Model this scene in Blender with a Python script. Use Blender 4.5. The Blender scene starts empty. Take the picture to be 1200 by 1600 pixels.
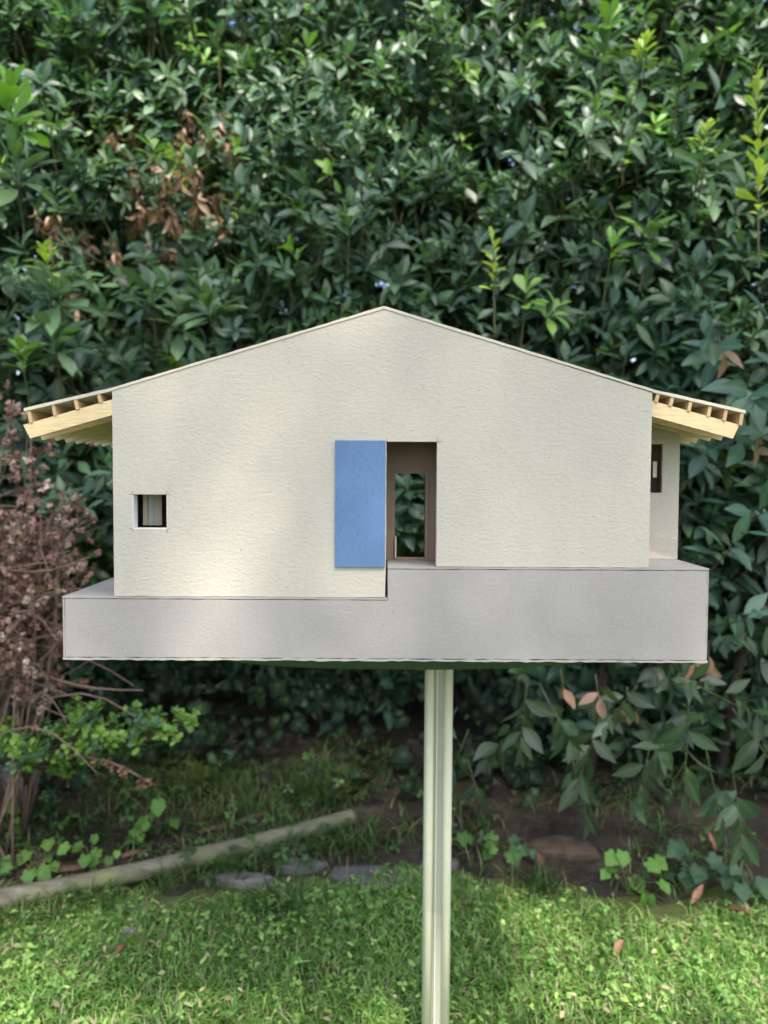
import bpy, bmesh, math, random
import numpy as np
from mathutils import Vector, Matrix
from mathutils.geometry import tessellate_polygon

rng = np.random.default_rng(11)
random.seed(5)
S = bpy.context.scene
COL = S.collection
R = math.radians

# ------------------------------------------------------------------ camera
H = 0.72                      # lens height above the lawn
F = 1200.0                    # focal length in photo pixels (1200 x 1600)
PITCH = R(2.63)
ROLL = R(0.30)
Y0 = 0.68                     # distance of the model's front face
cam = bpy.data.cameras.new("camera")
camo = bpy.data.objects.new("camera", cam)
COL.objects.link(camo)
camo.location = (0, 0, H)
camo.matrix_world = (Matrix.Translation((0, 0, H)) @ Matrix.Rotation(R(90) - PITCH, 4, 'X')
                     @ Matrix.Rotation(ROLL, 4, 'Z'))
cam.sensor_fit = 'VERTICAL'
cam.sensor_height = 36.0
cam.lens = 36.0 * F / 1600.0
cam.clip_start = 0.02
cam.clip_end = 600
cam.dof.use_dof = True
cam.dof.focus_distance = Y0 + 0.005
cam.dof.aperture_fstop = 5.7
S.camera = camo

# ------------------------------------------------------------------ light
SUN_EL = R(56)
SUN_AZ = R(16)                # to the right of straight behind the camera
SDIR = Vector((math.sin(SUN_AZ) * math.cos(SUN_EL), -math.cos(SUN_AZ) * math.cos(SUN_EL), math.sin(SUN_EL)))
w = bpy.data.worlds.new("World")
S.world = w
w.use_nodes = True
nt = w.node_tree
for n in list(nt.nodes):
    nt.nodes.remove(n)
sky = nt.nodes.new('ShaderNodeTexSky')
sky.sky_type = 'NISHITA'
sky.sun_disc = False
sky.sun_elevation = SUN_EL
sky.sun_rotation = math.pi - SUN_AZ
sky.air_density = 1.0
sky.dust_density = 3.0
bg = nt.nodes.new('ShaderNodeBackground')
bg.inputs[1].default_value = 0.15
wo = nt.nodes.new('ShaderNodeOutputWorld')
nt.links.new(sky.outputs[0], bg.inputs[0])
nt.links.new(bg.outputs[0], wo.inputs[0])

sun = bpy.data.lights.new("sun", 'SUN')
sun.energy = 3.0
sun.angle = R(0.55)
sun.color = (1.0, 0.93, 0.80)
suno = bpy.data.objects.new("sun", sun)
COL.objects.link(suno)
suno.rotation_euler = SDIR.to_track_quat('Z', 'Y').to_euler()

S.view_settings.view_transform = 'Standard'
S.view_settings.look = 'None'
S.view_settings.gamma = 1.0
S.view_settings.use_curve_mapping = False
S.view_settings.exposure = 1.38
S.render.engine = 'CYCLES'
S.cycles.max_bounces = 8
S.cycles.diffuse_bounces = 4
S.cycles.transmission_bounces = 4
S.cycles.use_denoising = True

# ------------------------------------------------------------------ helpers
cR, sR = math.cos(ROLL), math.sin(ROLL)
cP, sP = math.cos(PITCH), math.sin(PITCH)


def at(px, py, Y):
    """point of the plane y = Y that the photo shows at pixel (px, py)"""
    a, b = (px - 600) / F, (800 - py) / F
    r, u = a * cR - b * sR, a * sR + b * cR
    d = Vector((r, u * sP + cP, u * cP - sP))
    t = Y / d.y
    return Vector((d.x * t, Y, H + d.z * t))


def ground_at(px, py, z=0.0):
    a, b = (px - 600) / F, (800 - py) / F
    r, u = a * cR - b * sR, a * sR + b * cR
    d = Vector((r, u * sP + cP, u * cP - sP))
    t = (z - H) / d.z
    return Vector((d.x * t, d.y * t, z))


def project(P):
    P = np.asarray(P, dtype=float)
    x, y, z = P[:, 0], P[:, 1], P[:, 2] - H
    dep = y * cP - z * sP
    u = y * sP + z * cP
    a = x * cR + u * sR
    b = -x * sR + u * cR
    return 600 + F * a / dep, 800 - F * b / dep, dep


def link(name, me, mat, parent=None):
    o = bpy.data.objects.new(name, me)
    COL.objects.link(o)
    if mat is not None and not me.materials:
        me.materials.append(mat)
    if parent is not None:
        o.parent = parent
    return o


def empty(name, loc=(0, 0, 0), rz=0.0):
    o = bpy.data.objects.new(name, None)
    o.empty_display_size = 0.05
    o.location = loc
    o.rotation_euler = (0, 0, rz)
    COL.objects.link(o)
    return o


def tag(o, label=None, cat=None, group=None, kind=None):
    if label: o['label'] = label
    if cat: o['category'] = cat
    if group: o['group'] = group
    if kind: o['kind'] = kind
    return o


def mesh_from(name, V, Fs, smooth=False):
    me = bpy.data.meshes.new(name)
    me.from_pydata([tuple(v) for v in V], [], [tuple(f) for f in Fs])
    me.update()
    if smooth:
        me.polygons.foreach_set('use_smooth', [True] * len(me.polygons))
    return me


def mesh_np(name, V, loops, starts, totals, tint=None, smooth=True):
    me = bpy.data.meshes.new(name)
    me.vertices.add(len(V))
    me.vertices.foreach_set('co', np.ascontiguousarray(V, dtype=np.float32).ravel())
    me.loops.add(len(loops))
    me.loops.foreach_set('vertex_index', np.ascontiguousarray(loops, dtype=np.int32))
    me.polygons.add(len(starts))
    me.polygons.foreach_set('loop_start', np.ascontiguousarray(starts, dtype=np.int32))
    me.polygons.foreach_set('loop_total', np.ascontiguousarray(totals, dtype=np.int32))
    if tint is not None:
        at_ = me.attributes.new('tint', 'FLOAT_COLOR', 'POINT')
        at_.data.foreach_set('color', np.ascontiguousarray(tint, dtype=np.float32).ravel())
    me.update(calc_edges=True)
    me.polygons.foreach_set('use_smooth', np.full(len(starts), smooth))
    return me


def box_mesh(x0, x1, y0, y1, z0, z1):
    V = [(x0, y0, z0), (x1, y0, z0), (x1, y1, z0), (x0, y1, z0), (x0, y0, z1), (x1, y0, z1), (x1, y1, z1), (x0, y1, z1)]
    Fs = [(0, 3, 2, 1), (4, 5, 6, 7), (0, 1, 5, 4), (1, 2, 6, 5), (2, 3, 7, 6), (3, 0, 4, 7)]
    return mesh_from('box', V, Fs)


def rough(poly, step=0.006, amp=0.00018):
    """subdivide an outline and push its points about a little: hand-cut card"""
    out = []
    n = len(poly)
    for i in range(n):
        a, b = Vector(poly[i]), Vector(poly[(i + 1) % n])
        L = (b - a).length
        k = max(1, int(L / step))
        nrm = Vector((-(b - a).y, (b - a).x)) / max(L, 1e-9)
        out.append(a)
        for j in range(1, k):
            out.append(a.lerp(b, j / k) + nrm * random.uniform(-amp, amp))
    return out


def plate(name, outer, holes, y0, y1, mat, parent, amp=0.00016):
    """2-D outline in (x, z), given depth from y0 to y1"""
    outer = rough(outer, amp=amp)
    holes = [rough(h, amp=amp * 0.7) for h in holes]
    loops = [outer] + holes
    flat = [p for l in loops for p in l]
    tris = tessellate_polygon([[Vector((p.x, p.y, 0)) for p in l] for l in loops])
    n = len(flat)
    V = [(p.x, y0, p.y) for p in flat] + [(p.x, y1, p.y) for p in flat]
    Fs = []
    for t in tris:
        Fs.append(t)
        Fs.append(tuple(i + n for i in reversed(t)))
    s = 0
    for l in loops:
        m = len(l)
        for i in range(m):
            a, b = s + i, s + (i + 1) % m
            Fs.append((a, b, b + n, a + n))
        s += m
    me = mesh_from(name, V, Fs)
    bm = bmesh.new()
    bm.from_mesh(me)
    bmesh.ops.recalc_face_normals(bm, faces=bm.faces)
    bm.to_mesh(me)
    bm.free()
    return link(name, me, mat, parent)


def sloped(name, p0, p1, thick, y0, y1, mat, parent, amp=0.0):
    """a bar or sheet whose upper edge runs p0 -> p1 in (x, z)"""
    a, b = Vector(p0), Vector(p1)
    poly = [a, b, b - Vector((0, thick)), a - Vector((0, thick))]
    return plate(name, poly, [], y0, y1, mat, parent, amp)


def tube(V, Fs, pts, radii, seg=6, cap=True):
    pts = [Vector(p) for p in pts]
    base = len(V)
    n = len(pts)
    for i, p in enumerate(pts):
        d = (pts[min(i + 1, n - 1)] - pts[max(i - 1, 0)]).normalized()
        u = d.orthogonal() if abs(d.z) > 0.9 else d.cross(Vector((0, 0, 1)))
        u.normalize()
        v = d.cross(u)
        for k in range(seg):
            t = 2 * math.pi * k / seg
            V.append(p + (u * math.cos(t) + v * math.sin(t)) * radii[i])
    for i in range(n - 1):
        for k in range(seg):
            a = base + i * seg + k
            b = base + i * seg + (k + 1) % seg
            Fs.append((a, b, b + seg, a + seg))
    if cap:
        Fs.append(tuple(base + k for k in reversed(range(seg))))
        Fs.append(tuple(base + (n - 1) * seg + k for k in range(seg)))


# ------------------------------------------------------------------ materials
def mat_base(name, rough_=0.8, spec=0.3):
    m = bpy.data.materials.new(name)
    m.use_nodes = True
    t = m.node_tree
    b = t.nodes['Principled BSDF']
    b.inputs['Roughness'].default_value = rough_
    b.inputs['Specular IOR Level'].default_value = spec
    return m, t, b


def N(t, kind, **kw):
    n = t.nodes.new(kind)
    for k, v in kw.items():
        if k in n.inputs:
            n.inputs[k].default_value = v
        else:
            setattr(n, k, v)
    return n


def coords(t, scale, src='Object'):
    tc = N(t, 'ShaderNodeTexCoord')
    mp = N(t, 'ShaderNodeMapping')
    mp.inputs['Scale'].default_value = scale
    t.links.new(tc.outputs[src], mp.inputs['Vector'])
    return mp.outputs['Vector']


def noise(t, vec, scale=1.0, detail=3.0, rough_=0.55):
    n = N(t, 'ShaderNodeTexNoise', Scale=scale, Detail=detail, Roughness=rough_)
    t.links.new(vec, n.inputs['Vector'])
    return n.outputs['Fac']


def ramp(t, fac, stops):
    r = N(t, 'ShaderNodeValToRGB')
    e = r.color_ramp.elements
    while len(e) < len(stops):
        e.new(0.5)
    for i, (p, c) in enumerate(stops):
        e[i].position = p
        e[i].color = (c[0], c[1], c[2], 1)
    t.links.new(fac, r.inputs['Fac'])
    return r.outputs['Color']


def mix(t, fac, a, b, mode='MIX'):
    m = N(t, 'ShaderNodeMix', data_type='RGBA', blend_type=mode)
    for s, v in ((0, fac), (6, a), (7, b)):
        if isinstance(v, (int, float)):
            m.inputs[s].default_value = v
        elif isinstance(v, tuple):
            m.inputs[s].default_value = (*v, 1)
        else:
            t.links.new(v, m.inputs[s])
    return m.outputs[2]


def bump(t, b, h, strength=0.3, dist=0.001, prev=None):
    n = N(t, 'ShaderNodeBump', Strength=strength, Distance=dist)
    t.links.new(h, n.inputs['Height'])
    if prev is not None:
        t.links.new(prev, n.inputs['Normal'])
    t.links.new(n.outputs[0], b.inputs['Normal'])
    return n.outputs[0]


def card(name, c, grain=(260, 260, 560), bstr=0.5, speck=True, var=0.05):
    m, t, b = mat_base(name, 0.92, 0.15)
    g = noise(t, coords(t, grain), 1.0, 5.0, 0.62)
    big = noise(t, coords(t, (9, 9, 9)), 1.0, 3.0)
    lo = tuple(x * (1 - var) for x in c)
    hi = tuple(min(1, x * (1 + var)) for x in c)
    colr = ramp(t, big, [(0.3, lo), (0.7, hi)])
    gr = ramp(t, g, [(0.3, (0.90, 0.90, 0.90)), (0.65, (1.0, 1.0, 1.0))])
    colr = mix(t, 0.55, colr, gr, 'MULTIPLY')
    fib = noise(t, coords(t, (1500, 1500, 2200)), 1.0, 2.0, 0.7)
    colr = mix(t, 0.6, colr, ramp(t, fib, [(0.3, (0.86, 0.86, 0.86)), (0.7, (1.06, 1.06, 1.06))]), 'MULTIPLY')
    if speck:
        v = N(t, 'ShaderNodeTexVoronoi', feature='F1', Scale=1.0)
        t.links.new(coords(t, (95, 95, 95)), v.inputs['Vector'])
        lt = N(t, 'ShaderNodeMath', operation='LESS_THAN')
        lt.inputs[1].default_value = 0.055
        t.links.new(v.outputs['Distance'], lt.inputs[0])
        sel = N(t, 'ShaderNodeMath', operation='MULTIPLY')
        gt = N(t, 'ShaderNodeMath', operation='GREATER_THAN')
        gt.inputs[1].default_value = 0.78
        sp = N(t, 'ShaderNodeSeparateColor')
        t.links.new(v.outputs['Color'], sp.inputs[0])
        t.links.new(sp.outputs[0], gt.inputs[0])
        t.links.new(lt.outputs[0], sel.inputs[0])
        t.links.new(gt.outputs[0], sel.inputs[1])
        colr = mix(t, sel.outputs[0], colr, tuple(x * 0.45 for x in c))
    t.links.new(colr, b.inputs['Base Color'])
    n1 = bump(t, b, g, bstr, 0.0012)
    bump(t, b, fib, bstr * 0.5, 0.0004, n1)
    return m


M_WALL = card('cream_card', (0.515, 0.483, 0.415), (230, 230, 400), 0.60, var=0.03)
M_GREY = card('grey_card', (0.360, 0.342, 0.325), (420, 420, 460), 0.40, var=0.09)
M_EDGE = card('grey_card_edge', (0.40, 0.385, 0.35), (300, 900, 900), 0.4, False)
M_ROOF = card('roof_card', (0.60, 0.55, 0.45), (400, 400, 400), 0.3, False)
M_INNER_SHADE = card('inner_card_shade', (0.29, 0.215, 0.17), (400, 400, 400), 0.2, False)  # card in a darker brown: the indoor shade is put into its colour


def wood(name, c, along=(60, 900, 900)):
    m, t, b = mat_base(name, 0.6, 0.3)
    g = noise(t, coords(t, along), 1.0, 5.0, 0.6)
    colr = ramp(t, g, [(0.28, tuple(x * 0.74 for x in c)), (0.5, c), (0.72, tuple(min(1, x * 1.12) for x in c))])
    oi = N(t, 'ShaderNodeObjectInfo')
    v = ramp(t, oi.outputs['Random'], [(0.0, (0.84, 0.84, 0.82)), (1.0, (1.05, 1.03, 1.0))])
    colr = mix(t, 1.0, colr, v, 'MULTIPLY')
    t.links.new(colr, b.inputs['Base Color'])
    bump(t, b, g, 0.25, 0.0006)
    return m


M_RAFT = wood('basswood', (0.68, 0.54, 0.32))
M_PURL = wood('basswood_block', (0.56, 0.395, 0.22), (900, 60, 900))

m, t, b = mat_base('blue_paint', 0.55, 0.35)
g = noise(t, coords(t, (1300, 1300, 170)), 1.0, 4.0, 0.6)
g2 = noise(t, coords(t, (30, 30, 20)), 1.0, 3.0)
c = ramp(t, g2, [(0.3, (0.090, 0.170, 0.325)), (0.7, (0.115, 0.205, 0.385))])
fl = ramp(t, g, [(0.31, (0.42, 0.44, 0.46)), (0.40, (1, 1, 1))])
t.links.new(mix(t, 0.9, c, fl, 'MULTIPLY'), b.inputs['Base Color'])
bump(t, b, g, 0.45, 0.0008)
M_BLUE = m


def plain(name, c, r=0.5, spec=0.4, var=0.1, scale=40, bs=0.1, metal=0.0):
    m, t, b = mat_base(name, r, spec)
    g = noise(t, coords(t, (scale, scale, scale)), 1.0, 5.0, 0.6)
    t.links.new(ramp(t, g, [(0.3, tuple(x * (1 - var) for x in c)), (0.7, tuple(x * (1 + var) for x in c))]), b.inputs['Base Color'])
    b.inputs['Metallic'].default_value = metal
    if bs:
        bump(t, b, g, bs, 0.002)
    return m


M_TABLE = plain('green_tabletop', (0.05, 0.085, 0.055), 0.45)
M_POLE = plain('cream_green_paint', (0.80, 0.77, 0.56), 0.55, 0.25, 0.04, 60, 0.05)
M_SLOT = plain('pole_slot_grey', (0.42, 0.43, 0.37), 0.5, 0.3, 0.06)
M_BLACK = plain('black_plastic', (0.02, 0.02, 0.022), 0.5)
M_BARK = plain('bark', (0.06, 0.047, 0.036), 0.9, 0.2, 0.4, 60, 0.7)
M_TWIG = plain('green_twig', (0.10, 0.105, 0.05), 0.7, 0.3, 0.3, 80, 0.2)
M_DRYSTEM = plain('dry_stem', (0.20, 0.14, 0.11), 0.85, 0.2, 0.3, 90, 0.4)
M_LOG = None
M_STONE = plain('slate_stone', (0.15, 0.138, 0.125), 0.8, 0.3, 0.3, 22, 0.6)
M_ROCK = plain('pale_rock', (0.20, 0.18, 0.165), 0.9, 0.2, 0.3, 18, 0.8)
M_HUMP = plain('brown_stone', (0.085, 0.066, 0.05), 0.95, 0.1, 0.4, 50, 0.9)
M_TILE = plain('red_bark', (0.12, 0.070, 0.052), 0.85, 0.2, 0.3, 60, 0.5)

m, t, b = mat_base('weathered_log', 0.85, 0.2)
g = noise(t, coords(t, (6, 60, 60)), 1.0, 6.0, 0.65)
g2 = noise(t, coords(t, (9, 9, 9)), 1.0, 3.0)
c = ramp(t, g, [(0.25, (0.07, 0.064, 0.048)), (0.5, (0.16, 0.148, 0.112)), (0.75, (0.25, 0.235, 0.185))])
c = mix(t, ramp(t, g2, [(0.40, (0, 0, 0)), (0.60, (0.8, 0.8, 0.8))]), c, (0.17, 0.20, 0.085))
t.links.new(c, b.inputs['Base Color'])
bump(t, b, g, 0.6, 0.004)
M_LOG = m


def leaf_mat(name, rough_=0.36, transl=0.22, spec=0.5, veins=True):
    m, t, b = mat_base(name, rough_, spec)
    a = N(t, 'ShaderNodeAttribute', attribute_name='tint')
    n = noise(t, coords(t, (110, 110, 110)), 1.0, 3.0)
    var = ramp(t, n, [(0.3, (0.82, 0.84, 0.80)), (0.7, (1.1, 1.08, 1.05))])
    c = mix(t, 1.0, a.outputs['Color'], var, 'MULTIPLY')
    if veins:
        rib = N(t, 'ShaderNodeMath', operation='POWER')
        rib.inputs[1].default_value = 5.0
        t.links.new(a.outputs['Alpha'], rib.inputs[0])
        rs = N(t, 'ShaderNodeMath', operation='MULTIPLY')
        rs.inputs[1].default_value = 0.35
        t.links.new(rib.outputs[0], rs.inputs[0])
        c = mix(t, rs.outputs[0], c, (0.22, 0.30, 0.12))
    t.links.new(c, b.inputs['Base Color'])
    bump(t, b, n, 0.15, 0.002)
    tr = N(t, 'ShaderNodeBsdfTranslucent')
    tc = mix(t, 1.0, c, (1.5, 1.7, 0.7), 'MULTIPLY')
    t.links.new(tc, tr.inputs['Color'])
    ms = N(t, 'ShaderNodeMixShader')
    ms.inputs[0].default_value = transl
    t.links.new(b.outputs[0], ms.inputs[1])
    t.links.new(tr.outputs[0], ms.inputs[2])
    out = [x for x in t.nodes if x.type == 'OUTPUT_MATERIAL'][0]
    t.links.new(ms.outputs[0], out.inputs['Surface'])
    return m


M_LEAF = leaf_mat('glossy_leaf', 0.42, 0.26, 0.6)
M_SOFT = leaf_mat('soft_leaf', 0.5, 0.3, 0.4)
M_IVY = leaf_mat('ivy_leaf', 0.7, 0.1, 0.15)
M_GRASS = leaf_mat('grass_blade', 0.42, 0.42, 0.4, False)
M_DRY = leaf_mat('dry_flower', 0.85, 0.15, 0.15, False)

# ground: earth with thin green
m, t, b = mat_base('lawn_ground', 0.95, 0.1)
g = noise(t, coords(t, (7, 7, 7)), 1.0, 6.0, 0.65)
c = ramp(t, g, [(0.3, (0.07, 0.065, 0.03)), (0.5, (0.11, 0.13, 0.045)), (0.7, (0.12, 0.17, 0.05))])
t.links.new(c, b.inputs['Base Color'])
bump(t, b, noise(t, coords(t, (60, 60, 60)), 1.0, 5.0), 0.8, 0.01)
M_GROUND = m
m, t, b = mat_base('bare_soil', 0.95, 0.1)
g = noise(t, coords(t, (10, 10, 10)), 1.0, 7.0, 0.7)
g2 = noise(t, coords(t, (85, 85, 85)), 1.0, 5.0, 0.7)
c = ramp(t, g, [(0.3, (0.030, 0.025, 0.019)), (0.55, (0.072, 0.060, 0.047)), (0.75, (0.15, 0.125, 0.10))])
c = mix(t, 0.7, c, ramp(t, g2, [(0.3, (0.5, 0.5, 0.5)), (0.65, (1.15, 1.12, 1.1))]), 'MULTIPLY')
t.links.new(c, b.inputs['Base Color'])
bump(t, b, g2, 0.9, 0.008)
M_SOIL = m

# ------------------------------------------------------------------ ground
gv, gf = [(0, 0, -0.004)], []
rings = [1, 2, 4, 8, 20, 60, 250]
for r_ in rings:
    for k in range(48):
        a_ = 2 * math.pi * k / 48
        gv.append((r_ * math.cos(a_), r_ * math.sin(a_), -0.004))
for k in range(48):
    gf.append((0, 1 + k, 1 + (k + 1) % 48))
for j in range(len(rings) - 1):
    for k in range(48):
        a_ = 1 + j * 48 + k
        b_ = 1 + j * 48 + (k + 1) % 48
        gf.append((a_, a_ + 48, b_ + 48, b_))
tag(link('ground', mesh_from('ground', gv, gf), M_GROUND), kind='structure')


def lawn_back(x):
    """y of the ragged back edge of the mown lawn"""
    return 1.30 + 0.05 * np.exp(-((x - 0.02) / 0.25) ** 2) - 0.08 * np.clip(x - 0.2, 0, 2) * 1.2 + 0.025 * np.sin(9 * x + 1) + 0.015 * np.sin(23 * x)


def wob(x, y, sc, seed):
    r = np.random.default_rng(seed)
    s = 0
    for k in range(6):
        a = r.uniform(0, 2 * np.pi)
        f = sc * r.uniform(0.6, 1.7)
        s = s + np.sin((x * np.cos(a) + y * np.sin(a)) * f + r.uniform(0, 6.28))
    return s / 6


def soil_z(x, y):
    e = np.clip((y - lawn_back(x) + 0.05) / 0.12, 0, 1)
    return (0.004 + 0.05 * np.clip(y - 1.35, 0, 0.6)) * e + e * (0.018 * wob(x, y, 14, 3) + 0.008 * wob(x, y, 45, 4)) - 0.02 * (1 - e)


nx, ny = 220, 70
gx = np.linspace(-2.6, 2.6, nx)
gy = np.linspace(1.12, 2.6, ny)
X_, Y_ = np.meshgrid(gx, gy)
Z_ = soil_z(X_, Y_)
V = np.stack([X_.ravel(), Y_.ravel(), Z_.ravel()], 1)
ii = np.arange(nx * ny).reshape(ny, nx)
q = np.stack([ii[:-1, :-1], ii[:-1, 1:], ii[1:, 1:], ii[1:, :-1]], -1).reshape(-1, 4)
so = link('soil_bed', mesh_np('soil_bed', V, q.ravel(), np.arange(len(q)) * 4, np.full(len(q), 4)), M_SOIL)
tag(so, kind='structure')

# ------------------------------------------------------------------ leaf machinery
def leaf_template(width, peak=0.5, fold=0.25, curl=0.15, tip=1.0, n=5):
    ts = np.linspace(0, 1, n + 1)
    V, al = [], []
    def prof(t):
        a = t ** (peak / (1 - peak)) if peak <= .5 else t
        if peak > .5:
            a = t ** (math.log(.5) / math.log(peak))
        else:
            a = 1 - (1 - t) ** (math.log(.5) / math.log(1 - peak))
        return width * 0.5 * math.sin(math.pi * a) ** tip
    for t_ in ts:
        V.append((t_, 0, -curl * t_ * t_)); al.append(1.0)
    for s in (-1, 1):
        for t_ in ts[1:-1]:
            h = prof(t_)
            V.append((t_, s * h, -curl * t_ * t_ + fold * h)); al.append(0.0)
    Fs = []
    c = lambda i: i
    L = lambda i: n + i
    Rr = lambda i: n + (n - 1) + i
    for s, e in ((0, L), (1, Rr)):
        for i in range(n):
            if i == 0:
                f = (c(0), c(1), e(1))
            elif i == n - 1:
                f = (c(n - 1), c(n), e(n - 1))
            else:
                f = (c(i), c(i + 1), e(i + 1), e(i))
            Fs.append(f if s == 1 else tuple(reversed(f)))
    return np.array(V), Fs, np.array(al)


TEMPL = {
    'narrow': [leaf_template(0.30, 0.62, 0.25, 0.10), leaf_template(0.34, 0.60, 0.40, 0.22), leaf_template(0.27, 0.60, 0.15, -0.05)],
    'oval': [leaf_template(0.42, 0.5, 0.22, 0.12), leaf_template(0.46, 0.52, 0.38, 0.22), leaf_template(0.38, 0.48, 0.10, 0.02), leaf_template(0.44, 0.5, 0.5, 0.3)],
    'laurel': [leaf_template(0.40, 0.45, 0.18, 0.12), leaf_template(0.44, 0.48, 0.3, 0.25), leaf_template(0.38, 0.45, 0.08, 0.05)],
    'round': [leaf_template(0.75, 0.55, 0.2, 0.1, 0.7), leaf_template(0.65, 0.6, 0.3, 0.2, 0.75)],
    'spoon': [leaf_template(0.40, 0.70, 0.2, 0.10, 0.62), leaf_template(0.36, 0.68, 0.3, 0.25, 0.65)],
    'curled': [leaf_template(0.34, 0.5, 0.9, 0.5), leaf_template(0.30, 0.5, 0.7, -0.4), leaf_template(0.4, 0.5, 1.1, 0.3)],
}


def ivy_template(fold, curl, depth):
    pts = []
    for k in range(15):
        a = math.pi * (1 - k / 7.0)                  # from the stalk notch round the leaf
        lobe = abs(math.cos(2.5 * (a)))
        r_ = (0.34 + depth * lobe) * (1.25 if abs(a) < .5 else 1.0)
        pts.append((0.38 + r_ * math.cos(a), r_ * math.sin(a)))
    V = [(0.30, 0, 0)] + [(x, y, fold * abs(y) - curl * x * x) for x, y in pts[:-1]]
    n = len(pts) - 1
    Fs = [(0, 1 + (k + 1) % n, 1 + k) for k in range(n)]
    al = [1.0] + [0.25] * n
    return np.array(V), Fs, np.array(al)


TEMPL['ivy'] = [ivy_template(.2, .12, .20), ivy_template(.35, .2, .26)]


def norm(a):
    return a / np.maximum(np.linalg.norm(a, axis=-1, keepdims=True), 1e-9)


class Leaves:
    """arrays of leaves: base point, direction, normal, length, tint, template"""
    def __init__(s):
        s.P, s.D, s.Nn, s.L, s.T, s.K = [], [], [], [], [], []

    def add(s, P, D, Nn, L, T, K):
        s.P.append(P); s.D.append(D); s.Nn.append(Nn); s.L.append(L); s.T.append(T); s.K.append(K)

    def done(s):
        s.P = np.concatenate(s.P); s.D = norm(np.concatenate(s.D)); s.Nn = np.concatenate(s.Nn)
        s.L = np.concatenate(s.L); s.T = np.concatenate(s.T); s.K = np.concatenate(s.K)
        side = norm(np.cross(s.Nn, s.D))
        s.Nn = np.cross(s.D, side)
        s.M = np.stack([s.D, side, s.Nn], -1) * s.L[:, None, None]
        return s

    def mesh(s, name, idx, templs):
        Vs, Ls, St, To, Ti = [], [], [], [], []
        vo = lo = 0
        for k, (tv, tf, ta) in enumerate(templs):
            w = idx[s.K[idx] == k]
            if not len(w):
                continue
            V = np.einsum('mij,vj->mvi', s.M[w], tv) + s.P[w][:, None, :]
            n = len(tv)
            fl = np.array([i for f in tf for i in f])
            tt = np.array([len(f) for f in tf])
            ss = np.concatenate([[0], np.cumsum(tt)[:-1]])
            m_ = len(w)
            Vs.append(V.reshape(-1, 3))
            Ls.append((fl[None] + (np.arange(m_) * n)[:, None] + vo).ravel())
            St.append((ss[None] + (np.arange(m_) * len(fl))[:, None] + lo).ravel())
            To.append(np.tile(tt, m_))
            tint = np.empty((m_, n, 4), np.float32)
            tint[:, :, :3] = s.T[w][:, None, :]
            tint[:, :, 3] = ta[None]
            Ti.append(tint.reshape(-1, 4))
            vo += m_ * n
            lo += m_ * len(fl)
        return mesh_np(name, np.concatenate(Vs), np.concatenate(Ls), np.concatenate(St), np.concatenate(To), np.concatenate(Ti))


def pick_visible(L, limit, cell=16):
    C = L.P + L.D * (L.L * 0.5)[:, None]
    px, py, dep = project(C)
    inside = (px > 5) & (px < 1195) & (py > 5) & (py < 1595) & (dep > 0.3)
    hidden = ((px > 185) & (px < 1010) & (py > 600) & (py < 1030)) | ((px > 110) & (px < 1095) & (py > 940) & (py < 1030))
    hidden |= (abs(px - 600) < 410) & (py > 480 + abs(px - 600) * 0.31) & (py < 640)
    ok = np.where(inside & ~hidden)[0]
    best = {}
    for i in ok[np.argsort(dep[ok])]:
        key = (int(px[i] // cell), int(py[i] // cell))
        best.setdefault(key, i)
    w = np.array(list(best.values()), dtype=int)
    view = norm(C[w] - np.array([0, 0, H]))
    size = (L.L[w] / dep[w]) ** 2 * (0.15 + np.abs((L.Nn[w] / np.linalg.norm(L.Nn[w], axis=1, keepdims=True) * view).sum(1)))
    return w[np.argsort(-size)][:limit]


TINT_CACHE = {}


def leaf_objects(L, idx, templs, kind, mat, parent, name='leaf'):
    """single leaves as parts; leaves alike in shape and colour share one mesh"""
    pl = Vector(parent.location)
    for i in idx:
        k = int(L.K[i])
        tq = tuple(np.round(np.log2(np.maximum(L.T[i], 0.004)) * 2.5).astype(int))
        key = (kind, k, tq)
        me = TINT_CACHE.get(key)
        if me is None:
            tv, tf, ta = templs[k]
            tint = np.empty((len(tv), 4), np.float32)
            tint[:, :3] = L.T[i]
            tint[:, 3] = ta
            fl = [j for f in tf for j in f]
            tt = [len(f) for f in tf]
            me = mesh_np('leaf', tv, fl, np.concatenate([[0], np.cumsum(tt)[:-1]]), tt, tint)
            me.materials.append(mat)
            TINT_CACHE[key] = me
        o = bpy.data.objects.new(name, me)
        COL.objects.link(o)
        o.parent = parent
        mm = Matrix.Identity(4)
        for r_ in range(3):
            for c_ in range(3):
                mm[r_][c_] = L.M[i][r_][c_]
            mm[r_][3] = L.P[i][r_] - pl[r_]
        o.matrix_basis = mm


def frame_uv(A):
    ref = np.where(np.abs(A[:, 2:3]) > 0.9, np.array([[1.0, 0, 0]]), np.array([[0, 0, 1.0]]))
    u = norm(np.cross(A, ref))
    return u, np.cross(A, u)


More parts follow.
